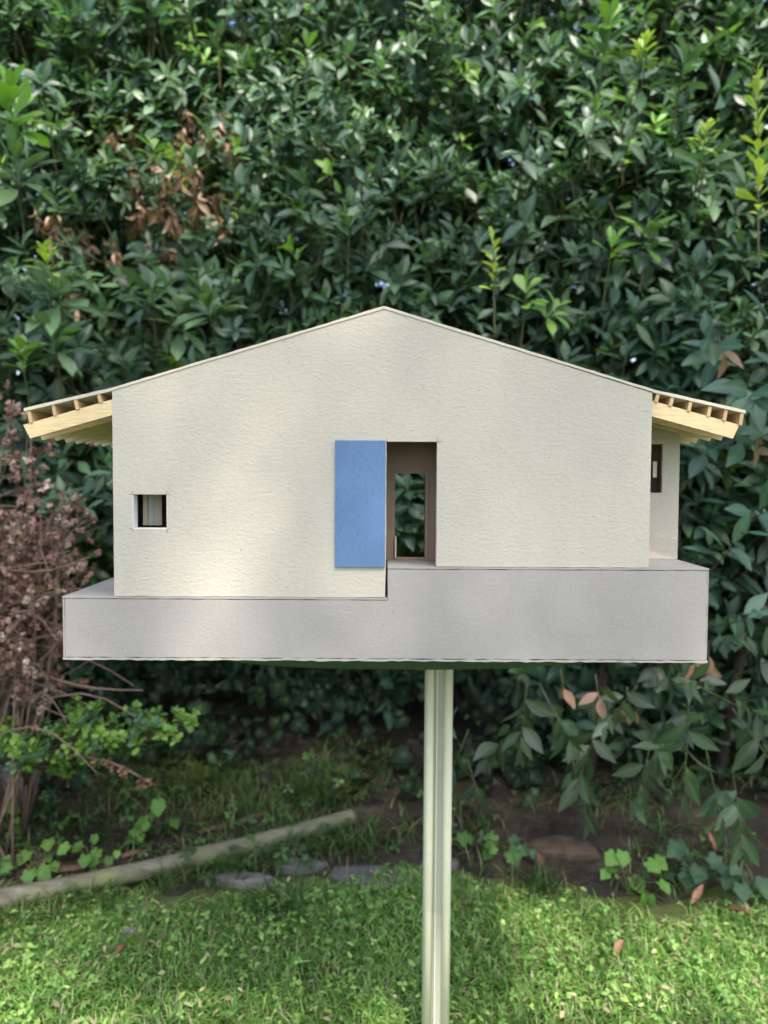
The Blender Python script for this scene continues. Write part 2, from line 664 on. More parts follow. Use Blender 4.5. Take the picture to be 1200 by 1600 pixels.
def shoots_to_leaves(L, P, A, stemL, k, leafL, tint, ntempl, th0=28, th1=95, up=0.5, droop=0.0, jit=0.25, tintvar=0.22, step=2.399, koff=0):
    """each shoot: k leaves in a spiral along its stem"""
    n = len(P)
    u, v = frame_uv(A)
    ph0 = rng.uniform(0, 6.28, n)
    for i in range(k):
        f = (i + 0.5) / k                       # 0 base .. 1 tip
        phi = ph0 + step * i + rng.normal(0, 0.25, n)
        th = np.radians(th1 + (th0 - th1) * f + rng.normal(0, 9, n))
        rad = np.cos(phi)[:, None] * u + np.sin(phi)[:, None] * v
        D = np.cos(th)[:, None] * A + np.sin(th)[:, None] * rad
        D = D + rng.normal(0, jit * 0.5, (n, 3))
        D[:, 2] += -droop
        D = norm(D)
        Nn = A * 0.8 + np.array([0, 0, up]) + rng.normal(0, jit, (n, 3))
        B = P + A * (stemL * f)[:, None]
        s = leafL * (1.05 - 0.45 * f ** 3) * rng.uniform(0.75, 1.2, n)
        tv = tint * np.exp(rng.normal(0, tintvar, (n, 1))) * np.exp(rng.normal(0, 0.06, (n, 3)))
        keep = rng.random(n) > 0.10
        L.add(B[keep], D[keep], Nn[keep], s[keep], tv[keep], koff + rng.integers(0, ntempl, n)[keep])


def stems_mesh(name, P, A, stemL, back=0.06, r0=0.0022, r1=0.0011):
    """thin three-sided twigs"""
    n = len(P)
    u, v = frame_uv(A)
    base = P - A * back - np.array([0, 0, 0.02])
    tip = P + A * stemL[:, None]
    V = np.empty((n, 6, 3))
    for k in range(3):
        a = 2 * math.pi * k / 3
        off = math.cos(a) * u + math.sin(a) * v
        V[:, k] = base + off * r0
        V[:, 3 + k] = tip + off * r1
    f = np.array([[0, 1, 4, 3], [1, 2, 5, 4], [2, 0, 3, 5]])
    q = (f[None] + (np.arange(n) * 6)[:, None, None]).reshape(-1, 4)
    return mesh_np(name, V.reshape(-1, 3), q.ravel(), np.arange(len(q)) * 4, np.full(len(q), 4))


# ------------------------------------------------------------------ card model house
PX = Y0 / F


def X(px, py=745, Y=Y0): return at(px, py, Y).x
def Z(py, px=600, Y=Y0): return at(px, py, Y).z
def P2(px, py, Y=Y0):
    p = at(px, py, Y)
    return Vector((p.x, p.z))


house = empty('model_house', (0, 0, 0))
tag(house, 'cream card model house with blue door panel and wooden eaves on a grey plinth', 'model house')

YW = Y0 + 0.0012            # wall face sits a hair behind the plinth face
TW = 0.0125                 # wall thickness
YB = Y0 + 0.33              # back of the house
z_low = Z(933, 350)         # top of the low half of the plinth
z_high = Z(887, 850)        # top of the high half
z_bot = Z(1033, 600)
xL, xR = X(99, 985), X(1106, 960)
x_step = X(603, 910)
wl, wr = X(176, 770), X(1017.5, 750)

# plinth
plinth = empty('plinth', (0, 0, 0)); plinth.parent = house
TS = 0.0016                 # top sheet thickness
e = 0.0006
front = [(xL + 0.0017, z_bot + 0.0024), (xR - 0.0013, z_bot + 0.0024), (xR - 0.0013, z_high - TS - e), (x_step + 0.0016, z_high - TS - e),
         (x_step + 0.0016, z_low - TS - e), (xL + 0.0017, z_low - TS - e)]
plate('front_panel', [Vector(p) for p in front], [], Y0, Y0 + 0.0022, M_GREY, plinth, 0.00022)
link('side_panel', box_mesh(xL - 0.0004, xL + 0.0012, Y0 + 0.0002, YB + 0.05, z_bot + 0.0022, z_low - TS - e), M_GREY, plinth)
link('side_panel', box_mesh(xR - 0.0010, xR + 0.0001, Y0 + 0.0002, YB + 0.05, z_bot + 0.0022, z_high - TS - e), M_GREY, plinth)
link('back_panel', box_mesh(xL, xR - 0.003, YB + 0.0502, YB + 0.0522, z_bot + 0.0022, z_low - 0.0225), M_GREY, plinth)
link('step_panel', box_mesh(x_step + 0.0018, x_step + 0.004, Y0 + 0.0024, 0.7405, z_low - TS, z_high - TS - e), M_EDGE, plinth)
plate('base_board', [Vector((xL - 0.0006, z_bot)), Vector((xR + 0.0006, z_bot)), Vector((xR + 0.0006, z_bot + 0.0018)), Vector((xL - 0.0006, z_bot + 0.0018))],
      [], Y0 - 0.0004, YB + 0.053, M_EDGE, plinth, 0.00055)
plate('low_deck', [Vector((xL - 0.0004, z_low - TS)), Vector((x_step + 0.0012, z_low - TS)), Vector((x_step + 0.0012, z_low)), Vector((xL - 0.0004, z_low))],
      [], Y0 - 0.0003, YB + 0.053, M_GREY, plinth, 0.00015)
xc = X(735, 800, Y0 + 0.33)
plate('high_deck', [Vector((x_step + 0.0014, z_high - TS)), Vector((xR + 0.0002, z_high - TS)), Vector((xR + 0.0002, z_high)), Vector((x_step + 0.0014, z_high))],
      [], Y0 - 0.0003, 0.7405, M_GREY, plinth, 0.00015)
plate('high_deck', [Vector((xc, z_high - TS)), Vector((xR + 0.0002, z_high - TS)), Vector((xR + 0.0002, z_high)), Vector((xc, z_high))],
      [], 0.7407, YB + 0.053, M_GREY, plinth, 0.00015)
link('court_floor', box_mesh(x_step + 0.0042, xc, 0.7415, YB + 0.05, z_low - 0.022, z_low - 0.020), M_GREY, plinth)
# front wall with door and window openings
eL, eR, ap = P2(175.5, 609), P2(1020, 613.5), P2(600, 482)
dl, dr, dt = X(603.5, 790), X(682.5, 790), Z(690, 640)
outer = [Vector((wl, z_low + 0.0004)), Vector((x_step - 0.0008, z_low + 0.0004)), Vector((dl, z_high)), Vector((dl, dt)), Vector((dr, dt)), Vector((dr, z_high + 0.0004)),
         Vector((X(1014.5, 884), z_high + 0.0004)), Vector((X(1020, 613), eR.y)), ap + Vector((0.0, 0)), Vector((wl, eL.y))]
w0, w1, wz0, wz1 = X(206.5, 800), X(260.5, 800), Z(826.5, 233), Z(772.5, 233)
hole = [Vector((w0, wz0)), Vector((w0, wz1)), Vector((w1, wz1)), Vector((w1, wz0))]
fw = plate('front_wall', outer, [hole], YW, YW + TW, M_WALL, house, 0.00012)

# pencil / knife ticks at the corners of the openings
M_TICK = plain('knife_cut', (0.16, 0.15, 0.13), 0.9, 0.1)
tick = bmesh.new()


def add_tick(x, z, dx, dz):
    hw = 0.00018
    a, b = (x, z), (x + dx, z + dz)
    x0, x1 = min(a[0], b[0]) - (hw if dx == 0 else 0), max(a[0], b[0]) + (hw if dx == 0 else 0)
    z0, z1 = min(a[1], b[1]) - (hw if dz == 0 else 0), max(a[1], b[1]) + (hw if dz == 0 else 0)
    vs = [tick.verts.new(v) for v in ((x0, YW - 0.0002, z0), (x1, YW - 0.0002, z0), (x1, YW - 0.0002, z1), (x0, YW - 0.0002, z1),
                                      (x0, YW + 0.0004, z0), (x1, YW + 0.0004, z0), (x1, YW + 0.0004, z1), (x0, YW + 0.0004, z1))]
    for f in ((0, 1, 2, 3), (0, 4, 5, 1), (1, 5, 6, 2), (2, 6, 7, 3), (3, 7, 4, 0)):
        tick.faces.new([vs[i] for i in f])


tl = 0.0030
for (x, sx) in ((w0, -1), (w1, 1)):
    for (z, sz) in ((wz0, -1), (wz1, 1)):
        add_tick(x, z + sz * 0.0002, 0, sz * tl)
        add_tick(x + sx * 0.0002, z, sx * tl, 0)
add_tick(dl, dt + 0.0002, 0, tl); add_tick(dr, dt + 0.0002, 0, tl * 1.2); add_tick(dr + 0.0002, dt, tl * 1.2, 0)
tm = bpy.data.meshes.new('cut_mark'); tick.to_mesh(tm); tick.free()
tag(link('cut_mark', tm, M_TICK, fw), kind='stuff')

# blue sliding panel
bp0, bp1 = P2(523.5, 885.5), P2(602.5, 688.5)
plate('blue_door_panel', [bp0, Vector((bp1.x, bp0.y)), bp1, Vector((bp0.x, bp1.y))], [], YW - 0.0026, YW - 0.0002, M_BLUE, house, 0.00012)

# side, rear and inner walls
zr = lambda x: (ap.y + (eL.y - ap.y) * (x - ap.x) / (wl - ap.x)) if x < ap.x else (ap.y + (eR.y - ap.y) * (x - ap.x) / (wr - ap.x))
RY = at(1018, 800, 0.757).y
yi0 = YW + TW + 0.0003
drop = 0.004
link('side_wall', box_mesh(wl, wl + 0.003, yi0, YB, z_low + 0.0003, zr(wl) - drop), M_WALL, house)
link('side_wall', box_mesh(wr - 0.006, wr - 0.003, yi0, RY - 0.0003, z_high + 0.0003, zr(wr - 0.006) - drop - 0.0012), M_WALL, house)
xw2 = X(1060.5, 780, RY)
# set-back wing at the right, with a tall narrow window
zt = Z(668, 1040, RY)
wing_out = [Vector((wr - 0.10, z_high + 0.0003)), Vector((xw2, z_high + 0.0003)), Vector((xw2, Z(676, 1060, RY))), Vector((wr - 0.10, Z(676, 1060, RY) + 0.040))]
h0, h1, hz0, hz1 = X(975, 730, RY), X(1035, 730, RY), Z(770, 1025, RY), Z(694, 1025, RY)
plate('wing_wall', wing_out, [[Vector((h0, hz0)), Vector((h0, hz1)), Vector((h1, hz1)), Vector((h1, hz0))]], RY, RY + 0.004, M_WALL, house, 0.0001)
link('wing_side_wall', box_mesh(xw2 - 0.003, xw2, RY + 0.0043, YB, z_high + 0.0003, Z(676, 1060, RY) - 0.001), M_WALL, house)
yr2 = RY + 0.035
s0, s1, sz0, sz1 = X(1020.5, 730, RY + .006), X(1026.5, 730, RY + .006), Z(746, 1023, yr2), Z(721, 1023, yr2)
zt2 = Z(690, 1023, yr2) + 0.01
link('wing_inner_wall', box_mesh(h0, xw2 - 0.0034, yr2, yr2 + 0.002, z_high + 0.0004, zt2), M_INNER_SHADE, house)
M_PINK = card('pale_light_slit', (0.80, 0.72, 0.66), (300, 300, 300), 0.2, False)
link('light_slit', box_mesh(s0, s1, RY + 0.006, RY + 0.0075, X(0) * 0 + Z(746, 1023, RY), Z(721, 1023, RY)), M_PINK, house)  # pale card strip added in place of a bright slit of light
# inner cross wall seen through the door, with its own doorway
YP = 0.735
pl_, pr_ = X(560, 800, YP), X(760, 800, YP)
o0, o1, oz0, oz1 = X(617, 800, YP), X(670, 800, YP), Z(872.5, 643, YP) + 0.001, Z(740, 643, YP)
plate('inner_wall', [Vector((pl_, z_high + 0.0004)), Vector((pr_, z_high + 0.0004)), Vector((pr_, zr(pr_) - 0.008)), Vector((0, ap.y - 0.012)), Vector((pl_, zr(pl_) - 0.008))],
      [[Vector((o0, oz0)), Vector((o0, oz1)), Vector((o1, oz1)), Vector((o1, oz0))]], YP, YP + 0.003, M_INNER_SHADE, house, 0.00008)
link('door_jamb', box_mesh(o1 - 0.0036, o1 - 0.0002, YP - 0.001, YP + 0.010, oz0, oz1 - 0.0002), M_INNER_SHADE, house)
link('door_leaf', box_mesh(o0 + 0.0002, o0 + 0.0016, YP - 0.006, YP + 0.012, oz0, Z(838, 614, YP)), M_ROOF, house)
link('corridor_wall', box_mesh(pl_ - 0.002, pl_, yi0, YP - 0.0003, z_high + 0.0004, zr(pl_) - 0.008), M_INNER_SHADE, house)
link('corridor_wall', box_mesh(pr_, pr_ + 0.002, yi0, YP - 0.0003, z_high + 0.0004, zr(pr_) - 0.008), M_INNER_SHADE, house)
link('corridor_ceiling', box_mesh(pl_ + 0.0002, pr_ - 0.0002, yi0, YP - 0.0004, dt + 0.014, dt + 0.016), M_INNER_SHADE, house)
# rear wall, open at its middle towards the garden
rl, rr = X(560, 800, YB), X(720, 800, YB)
zb0, zb1 = z_low - 0.019, Z(700, 640, YB)
plate('rear_wall', [Vector((wl, z_low + 0.0003)), Vector((rl, z_low + 0.0003)), Vector((rl, zb1)), Vector((rr, zb1)), Vector((rr, z_high + 0.0003)), Vector((xw2 - 0.0002, z_high + 0.0003)), Vector((xw2 - 0.0002, zr(wr) - 0.013)),
                    Vector((wr, zr(wr) - 0.008)), Vector((0, ap.y - 0.008)), Vector((wl, zr(wl) - 0.008))],
      [], YB - 0.004, YB, M_INNER_SHADE, house, 0)
M_CORE = card('white_card_core', (0.80, 0.79, 0.77), (400, 400, 900), 0.2, False)
wrev = empty('window_reveal', (0, 0, 0)); wrev.parent = house
link('side_liner', box_mesh(w0 - 0.0001, w0 + 0.0005, YW + 0.0003, YW + TW, wz0 + 0.0003, wz1 - 0.0003), M_CORE, wrev)
link('side_liner', box_mesh(w1 - 0.0005, w1 + 0.0001, YW + 0.0003, YW + TW, wz0 + 0.0003, wz1 - 0.0003), M_CORE, wrev)
link('sill', box_mesh(w0 + 0.0006, w1 - 0.0006, YW + 0.0003, YW + TW, wz0 - 0.0001, wz0 + 0.0005), M_CORE, wrev)
# folded card screen behind the small window
ys0 = Y0 + 0.030
zsc0, zsc1 = Z(821, 233, ys0) , Z(745, 233, ys0)
screen = empty('folded_screen', (0, 0, 0)); screen.parent = house
M_SC1 = card('screen_cream', (0.74, 0.68, 0.55), (300, 300, 300), 0.2, False)
M_SC2 = card('screen_grey', (0.62, 0.64, 0.67), (300, 300, 300), 0.2, False)
cuts = [223.5, 227.5, 233, 240, 242.5, 250]
for i in range(5):
    ya, yb = (ys0, ys0 + 0.006) if i % 2 == 0 else (ys0 + 0.006, ys0 + 0.001)
    xa, xb = X(cuts[i], 800, ys0), X(cuts[i + 1], 800, ys0)
    V = [(xa, ya, zsc0), (xb, yb, zsc0), (xb, yb, zsc1), (xa, ya, zsc1), (xa, ya + 0.0012, zsc0), (xb, yb + 0.0012, zsc0), (xb, yb + 0.0012, zsc1), (xa, ya + 0.0012, zsc1)]
    link('panel', mesh_from('panel', V, [(0, 1, 2, 3), (5, 4, 7, 6), (0, 4, 5, 1), (3, 2, 6, 7), (0, 3, 7, 4), (1, 5, 6, 2)]), (M_SC1, M_SC1, M_SC2, M_EDGE, M_SC1)[i], screen)
link('low_floor', box_mesh(wl + 0.0032, x_step - 0.003, yi0, YB - 0.0045, z_low + 0.0003, z_low + 0.0012), M_INNER_SHADE, house)
link('cross_wall', box_mesh(wl + 0.0034, pl_ - 0.0024, YP + 0.02, YP + 0.022, z_low + 0.0014, zr(wl) - 0.006), M_INNER_SHADE, house)

# roof: two main sheets and two flatter eave sheets
YR0 = Y0 + 0.0004
RT = 0.0024
kL, kR = P2(175, 605.5), P2(1020.5, 608)
apx = P2(600, 477.8)
tL, tR = P2(36.5, 637.5), P2(1166, 641)
sloped('roof_sheet', (kL.x, kL.y), (apx.x - 0.0001, apx.y), RT, YR0, YB + 0.03, M_ROOF, house, 0.00022)
sloped('roof_sheet', (apx.x + 0.0001, apx.y), (kR.x, kR.y), RT, YR0, YB + 0.03, M_ROOF, house, 0.00022)
sloped('eave_sheet', (tL.x, tL.y), (kL.x - 0.0002, kL.y), RT * 1.15, YR0 + 0.0004, YB + 0.03, M_ROOF, house, 0.0002)
sloped('eave_sheet', (kR.x + 0.0002, kR.y), (tR.x, tR.y), RT * 1.15, YR0 + 0.0004, YB + 0.03, M_ROOF, house, 0.0002)

# rafters under the eaves, one behind the other
YF = Y0 + 0.003
rt = 0.0034
sp = 0.0255
rLt, rLi = P2(36, 664.5, YF), P2(180, 623.5, YF)
rRt, rRi = P2(1155.5, 664.5, YF), P2(1014, 625.5, YF)
hgt = 22.8 * PX * 1.02


def rafter(tip, inn, side, y, sk):
    a, b = Vector((tip.x, tip.y)), Vector((inn.x, inn.y))
    d = (b - a).normalized()
    nrm = Vector((-d.y, d.x))
    if nrm.y > 0: nrm = -nrm
    low = a + nrm * hgt + d * sk
    poly = [a, b, b + nrm * hgt, low]
    o = plate('rafter', poly, [], y, y + rt, M_RAFT, house, 0.00005)
    return o


for i in range(12):
    y = YF + i * sp
    dz = random.uniform(-0.0006, 0.0006)
    dx = random.uniform(-0.0015, 0.0015) if i else 0
    rafter(rLt + Vector((dx, dz)), Vector((wl - 0.0003, rLi.y + (wl - rLi.x) * (rLi.y - rLt.y) / (rLi.x - rLt.x) + dz)), -1, y, 0.0026)
    xin = wr + 0.0006 if y < RY - rt else xw2 + 0.0006
    dx = random.uniform(-0.003, 0.0015) if i else 0
    zin = rRi.y + (xin - rRi.x) * (rRt.y - rRi.y) / (rRt.x - rRi.x)
    rafter(rRt + Vector((dx, dz)), Vector((xin, zin + dz)), 1, y, 0.0022)

# purlins: small blocks running back between rafters and sheet


def purlin(pxb, pyb, lean, tail):
    b0 = P2(pxb, pyb, Y0)
    wd = 0.0030
    sheet = lambda x: (tL.y + (kL.y - tL.y) * (x - tL.x) / (kL.x - tL.x) if x < 0 else kR.y + (tR.y - kR.y) * (x - kR.x) / (tR.x - kR.x)) - RT * 1.15 - 0.0001
    raf = lambda x: (rLt.y + (rLi.y - rLt.y) * (x - rLt.x) / (rLi.x - rLt.x) if x < 0 else rRi.y + (rRt.y - rRi.y) * (x - rRi.x) / (rRt.x - rRi.x)) + 0.0001
    x0, x1 = b0.x, b0.x + wd
    poly = [Vector((x0, raf(x0))), Vector((x1, raf(x1))), Vector((x1 + lean, sheet(x1 + lean))), Vector((x0 + lean, sheet(x0 + lean)))]
    plate('purlin', poly, [], Y0 + 0.0012 + tail, YB + 0.028, M_PURL, house, 0)


for p in (44, 82, 117.5, 154):
    purlin(p, 650, -0.0018, random.uniform(0, 0.001))
for p in (1023.5, 1046, 1075, 1106, 1131, 1156):
    purlin(p, 640, 0.0016, random.uniform(0, 0.001))

# ------------------------------------------------------------------ garden table under the model
table = empty('garden_table', (0.0675, 0.93, 0))
tag(table, 'green garden table on one pale ribbed post under the card model', 'table')
zt_ = z_bot - 0.0006
V, Fs = [], []
cx, cy, A_, B_ = -0.049, 0.065, 0.285, 0.240
seg = 96
prof = [(0.90, zt_), (0.99, zt_), (1.0, zt_ - 0.005), (1.0, zt_ - 0.021), (0.985, zt_ - 0.027), (0.90, zt_ - 0.029)]
for (s, z) in prof:
    for k in range(seg):
        a = 2 * math.pi * k / seg
        c_, s_ = math.cos(a), math.sin(a)
        ex = 2 / 2.6
        V.append((cx + A_ * s * math.copysign(abs(c_) ** ex, c_), cy + B_ * s * math.copysign(abs(s_) ** ex, s_), z))
for j in range(len(prof) - 1):
    for k in range(seg):
        a, b_ = j * seg + k, j * seg + (k + 1) % seg
        Fs.append((a, a + seg, b_ + seg, b_))
Fs.append(tuple(range(seg)))
Fs.append(tuple(reversed(range((len(prof) - 1) * seg, len(prof) * seg))))
link('tabletop', mesh_from('tabletop', V, Fs, True), M_TABLE, table)
# post: two ribs with a recessed slot between them, extruded
zb_, ztp = 0.0, zt_ - 0.0292


def extrude(name, prof, z0, z1, mat, parent, smooth=True):
    n = len(prof)
    V = [(x, y, z) for z in (z0, z1) for (x, y) in prof]
    Fs = [(k, (k + 1) % n, n + (k + 1) % n, n + k) for k in range(n)]
    Fs += [tuple(reversed(range(n))), tuple(range(n, 2 * n))]
    o = link(name, mesh_from(name, V, Fs), mat, parent)
    o.data.polygons.foreach_set('use_smooth', [smooth] * n + [False] * 2)
    return o


post = extrude('post', [(-.0056, -.0062), (.0056, -.0062), (.0056, .0062), (-.0056, .0062)], zb_, ztp, M_SLOT, table, False)
post.rotation_euler = (0, R(0.10), 0)
for sx in (-1, 1):
    prof2 = []
    for k in range(20):
        a = 2 * math.pi * k / 20
        ex = 0.8
        prof2.append((sx * .0113 + .0060 * math.copysign(abs(math.cos(a)) ** ex, math.cos(a)), .0125 * math.copysign(abs(math.sin(a)) ** ex, math.sin(a))))
    extrude('rib', prof2, zb_, ztp, M_POLE, post)
extrude('fin', [(-.0030, -.0100), (-.0019, -.0100), (-.0019, -.0063), (-.0030, -.0063)], zb_, ztp - 0.0002, M_POLE, post, False)
V, Fs = [], []
tube(V, Fs, [(0, 0, -0.01), (0, 0, 0.022), (0, 0, 0.030), (0, 0, 0.032)], [0.0245, 0.0235, 0.0225, 0.0195], 24)
link('collar', mesh_from('collar', V, Fs, False), M_BLACK, table)

# ------------------------------------------------------------------ hedge shrubs
GREEN = np.array([0.048, 0.108, 0.072])
MID = np.array([0.072, 0.148, 0.078])
PALE = np.array([0.12, 0.215, 0.11])
FRESH = np.array([0.17, 0.33, 0.06])
LIME = np.array([0.45, 0.58, 0.11])
BROWN = np.array([0.34, 0.20, 0.145])
DARK = np.array([0.022, 0.046, 0.024])


def hedge_y(x, z):
    y = 1.67 + 0.11 * wob(x, z, 7, 21) + 0.07 * wob(x, z, 16, 22)
    y = y + 0.30 * np.clip(z - 0.75, 0, 3)
    rec = np.clip((0.62 - z) / 0.26, 0, 1)
    y = y + 0.42 * rec * np.clip((0.50 - x) / 0.3, 0.45, 1)
    y = y - 0.10 * np.clip((x - 0.30) / 0.35, 0, 1) - 0.06 * np.clip((-0.45 - x) / 0.3, 0, 1)
    return y


def pxz(px, py, Y=1.72):
    p = at(px, py, Y)
    return p.x, p.z


def brown_amt(x, z):
    s = 0
    for (px, py, r_) in ((255, 160, 45), (140, 150, 30), (290, 280, 55), (200, 340, 60), (150, 390, 40), (300, 200, 40), (70, 340, 30), (330, 330, 30)):
        cx_, cz_ = pxz(px, py)
        s = s + np.exp(-((x - cx_) ** 2 + (z - cz_) ** 2) / (r_ * 1.72 / F) ** 2)
    return s


def shrub(name, x0, x1, label, kinds, dens, leafL, palette, extra=(), trunks=1, soft=0.06):
    """one shrub of the hedge: shoots over its face and inside, each leaf real"""
    root = empty(name, ((max(x0, -1.2) + min(x1, 1.2)) / 2, 1.95, 0.0))
    tag(root, label, 'hedge shrub', 'shrubs grown together into the hedge')
    templs = sum([TEMPL[k] for k in kinds], [])
    ng = len(templs)
    templs = templs + TEMPL['curled'] + TEMPL['spoon']
    LV = Leaves()
    vx0, vx1 = max(x0, -1.15), min(x1, 1.15)
    SP, SA, SL = [], [], []
    for layer in range(8):
        for (a0, a1, dn) in ((vx0, vx1, 1.0), (x0, vx0, 0.45), (vx1, x1, 0.45)):
            if a1 - a0 < 0.02: continue
            n = int(dens * (1.35, 1.0, 0.65, 0.6, 0.55, 0.65, 0.8, 1.1)[layer] * dn * (a1 - a0) * 2.25)
            x = rng.uniform(a0, a1, n) + rng.normal(0, soft, n)
            z = rng.uniform(0.12, 2.36, n)
            y = hedge_y(x, z) + (0, .08, .16, .25, .38, .50, .62, .78)[layer] + rng.normal(0, 0.03, n)
            P = np.stack([x, y, z], 1)
            A = np.stack([rng.normal(0, 0.45, n), -1.0 + rng.normal(0, 0.3, n), 0.75 + rng.normal(0, 0.4, n) - 0.6 * (z < 0.5)], 1)
            A = norm(A)
            sl = rng.uniform(0.02, 0.06, n)
            br = brown_amt(x, z)
            pick = rng.random(n)
            tint = np.empty((n, 3))
            for q_, (thr, col_) in enumerate(palette):
                sel = pick >= (palette[q_ - 1][0] if q_ else 0)
                tint[sel] = col_
            isb = (rng.random(n) < np.clip(br * 0.75, 0, 0.75)) & (layer < 3)
            tint[isb] = BROWN
            big = leafL * rng.uniform(0.68, 1.05, n) * (1.0 if layer < 3 else 1.6)
            fresh = (tint[:, 0] > 0.10) & ~isb
            big[fresh] *= 0.8
            nb = ~isb
            split = rng.random(n) < 0.5
            for sel, k_, t0, t1 in ((nb & split, 9, 25, 92), (nb & ~split, 7, 40, 80)):
                if sel.any():
                    shoots_to_leaves(LV, P[sel], A[sel], sl[sel], k_, big[sel], tint[sel], ng, t0, t1)
            if isb.any():
                shoots_to_leaves(LV, P[isb], A[isb], sl[isb], 11, big[isb] * 0.66, tint[isb], 3, 50, 140, droop=0.7, jit=0.9, tintvar=0.4, koff=ng)
            SP.append(P); SA.append(A); SL.append(sl)
    for (px, py, Yd, ln, k_, lf, col_, ax, th0, th1) in extra:
        p = at(px, py, Yd)
        A = norm(np.array([ax]))
        shoots_to_leaves(LV, np.array([p]), A, np.array([ln]), int(k_ * 1.35), np.array([lf * .9]), np.array([col_]), 2, th0, th1, tintvar=0.14, jit=.3, koff=ng + 3)
        SP.append(np.array([p])); SA.append(A); SL.append(np.array([ln]))
    LV.done()
    vis = pick_visible(LV, 300)
    leaf_objects(LV, vis, templs, tuple(kinds), M_LEAF, root)
    rest = np.setdiff1d(np.arange(len(LV.P)), vis)
    fo = link('foliage', LV.mesh('foliage', rest, templs), M_LEAF, root)
    fo.matrix_basis = Matrix.Translation(-Vector(root.location))
    tag(fo, kind='stuff')
    P, A, sl = np.concatenate(SP), np.concatenate(SA), np.concatenate(SL)
    st = link('twigs', stems_mesh('twigs', P, A, sl), M_TWIG, root)
    st.matrix_basis = Matrix.Translation(-Vector(root.location))
    tag(st, kind='stuff')
    for i in range(trunks):
        V, Fs = [], []
        bx = (i + 0.5) / trunks * (vx1 - vx0) + vx0 - root.location.x + random.uniform(-0.05, 0.05)
        pts, rad = [], []
        lean_ = random.uniform(-.09, .09)
        for j in range(9):
            pts.append((bx + random.uniform(-0.03, 0.03) + lean_ * j, .16 + .05 * j + random.uniform(-0.02, 0.05), j * 0.25 - 0.02))
            rad.append(0.017 * (1 - j * 0.09))
        tube(V, Fs, pts, rad, 8)
        link('trunk', mesh_from('trunk', V, Fs, True), M_BARK, root)
    return root


UPF = (0.05, -0.5, 1.0)
shrub('hedge_shrub', -2.4, -0.36, 'hedge shrub at the left with brown dead leaves among the dark green', ['narrow', 'oval'], 360, 0.062,
      [(0.48, GREEN), (0.78, MID), (0.95, PALE), (1.0, FRESH)],
      extra=[(75, 430, 1.55, 0.05, 14, 0.045, LIME, UPF, 12, 70), (330, 500, 1.55, 0.04, 16, 0.085, PALE, (-.1, -.6, .8), 15, 85), (95, 480, 1.55, 0.04, 16, 0.085, PALE, (.1, -.5, .8), 25, 90),
             (25, 210, 1.5, 0.07, 18, 0.085, FRESH, UPF, 15, 80), (30, 300, 1.5, 0.06, 16, 0.09, PALE, UPF, 20, 85), (240, 250, 1.6, 0.03, 6, 0.055, FRESH, UPF, 20, 90), (365, 250, 1.6, 0.03, 5, 0.05, FRESH, UPF, 20, 80),
             (40, 585, 1.5, 0.05, 16, 0.05, FRESH, UPF, 15, 80), (90, 560, 1.55, 0.05, 14, 0.085, PALE, UPF, 25, 90), (280, 520, 1.58, 0.05, 14, 0.08, PALE, (.2, -.6, .7), 25, 90), (240, 480, 1.58, 0.04, 12, 0.08, MID, UPF, 25, 90)], trunks=2)
shrub('hedge_shrub', -0.36, 0.06, 'dark green hedge shrub behind the left slope of the model roof', ['oval', 'narrow'], 370, 0.058,
      [(0.55, GREEN), (0.84, MID), (0.965, PALE), (1.0, FRESH)],
      extra=[(480, 100, 1.6, 0.03, 6, 0.05, FRESH, UPF, 20, 80), (545, 370, 1.6, 0.03, 8, 0.06, PALE, UPF, 25, 80)])
shrub('hedge_shrub', 0.06, 0.46, 'shaded hedge shrub behind the right slope of the model roof with a yellow-green sprig', ['oval', 'laurel'], 350, 0.060,
      [(0.60, GREEN), (0.86, MID), (0.97, PALE), (1.0, FRESH)],
      extra=[(772, 455, 1.5, 0.11, 16, 0.032, LIME, (-.05, -.1, 1), 10, 75), (820, 480, 1.52, 0.04, 9, 0.055, FRESH, UPF, 25, 90), (850, 500, 1.52, 0.04, 9, 0.055, FRESH, (.5, -.6, .5), 25, 90)])
shrub('hedge_shrub', 0.46, 2.4, 'right-hand hedge shrub with bright lime sprigs and rosettes near the top', ['oval', 'laurel', 'narrow'], 320, 0.066,
      [(0.52, GREEN), (0.82, MID), (0.95, PALE), (1.0, FRESH)],
      extra=[(945, 75, 1.5, 0.05, 14, 0.06, FRESH, UPF, 15, 85), (940, 110, 1.52, 0.05, 12, 0.07, PALE, UPF, 40, 90), (1000, 105, 1.48, 0.04, 12, 0.04, LIME, UPF, 10, 75), (1000, 145, 1.5, 0.06, 14, 0.06, PALE, UPF, 40, 95),
             (928, 195, 1.5, 0.035, 9, 0.045, FRESH, UPF, 15, 80), (1097, 235, 1.42, 0.04, 12, 0.035, LIME, UPF, 15, 80), (1097, 275, 1.43, 0.03, 9, 0.085, PALE, UPF, 45, 85),
             (1185, 345, 1.36, 0.25, 26, 0.042, LIME, (-.06, -.05, 1), 14, 60), (1060, 140, 1.5, 0.06, 10, 0.07, PALE, UPF, 40, 90), (1010, 390, 1.5, 0.05, 9, 0.07, FRESH, UPF, 30, 90), (950, 420, 1.5, 0.05, 9, 0.06, FRESH, UPF, 25, 90)], trunks=2)

# laurel at the right: long drooping twigs with large leaves, forward of the hedge
lroot = empty('laurel_shrub', (0.72, 1.75, 0))
tag(lroot, 'laurel shrub with large drooping leaves over bare soil at the lower right', 'shrub')
LV = Leaves()
templs = TEMPL['laurel']
SP, SA, SL = [], [], []


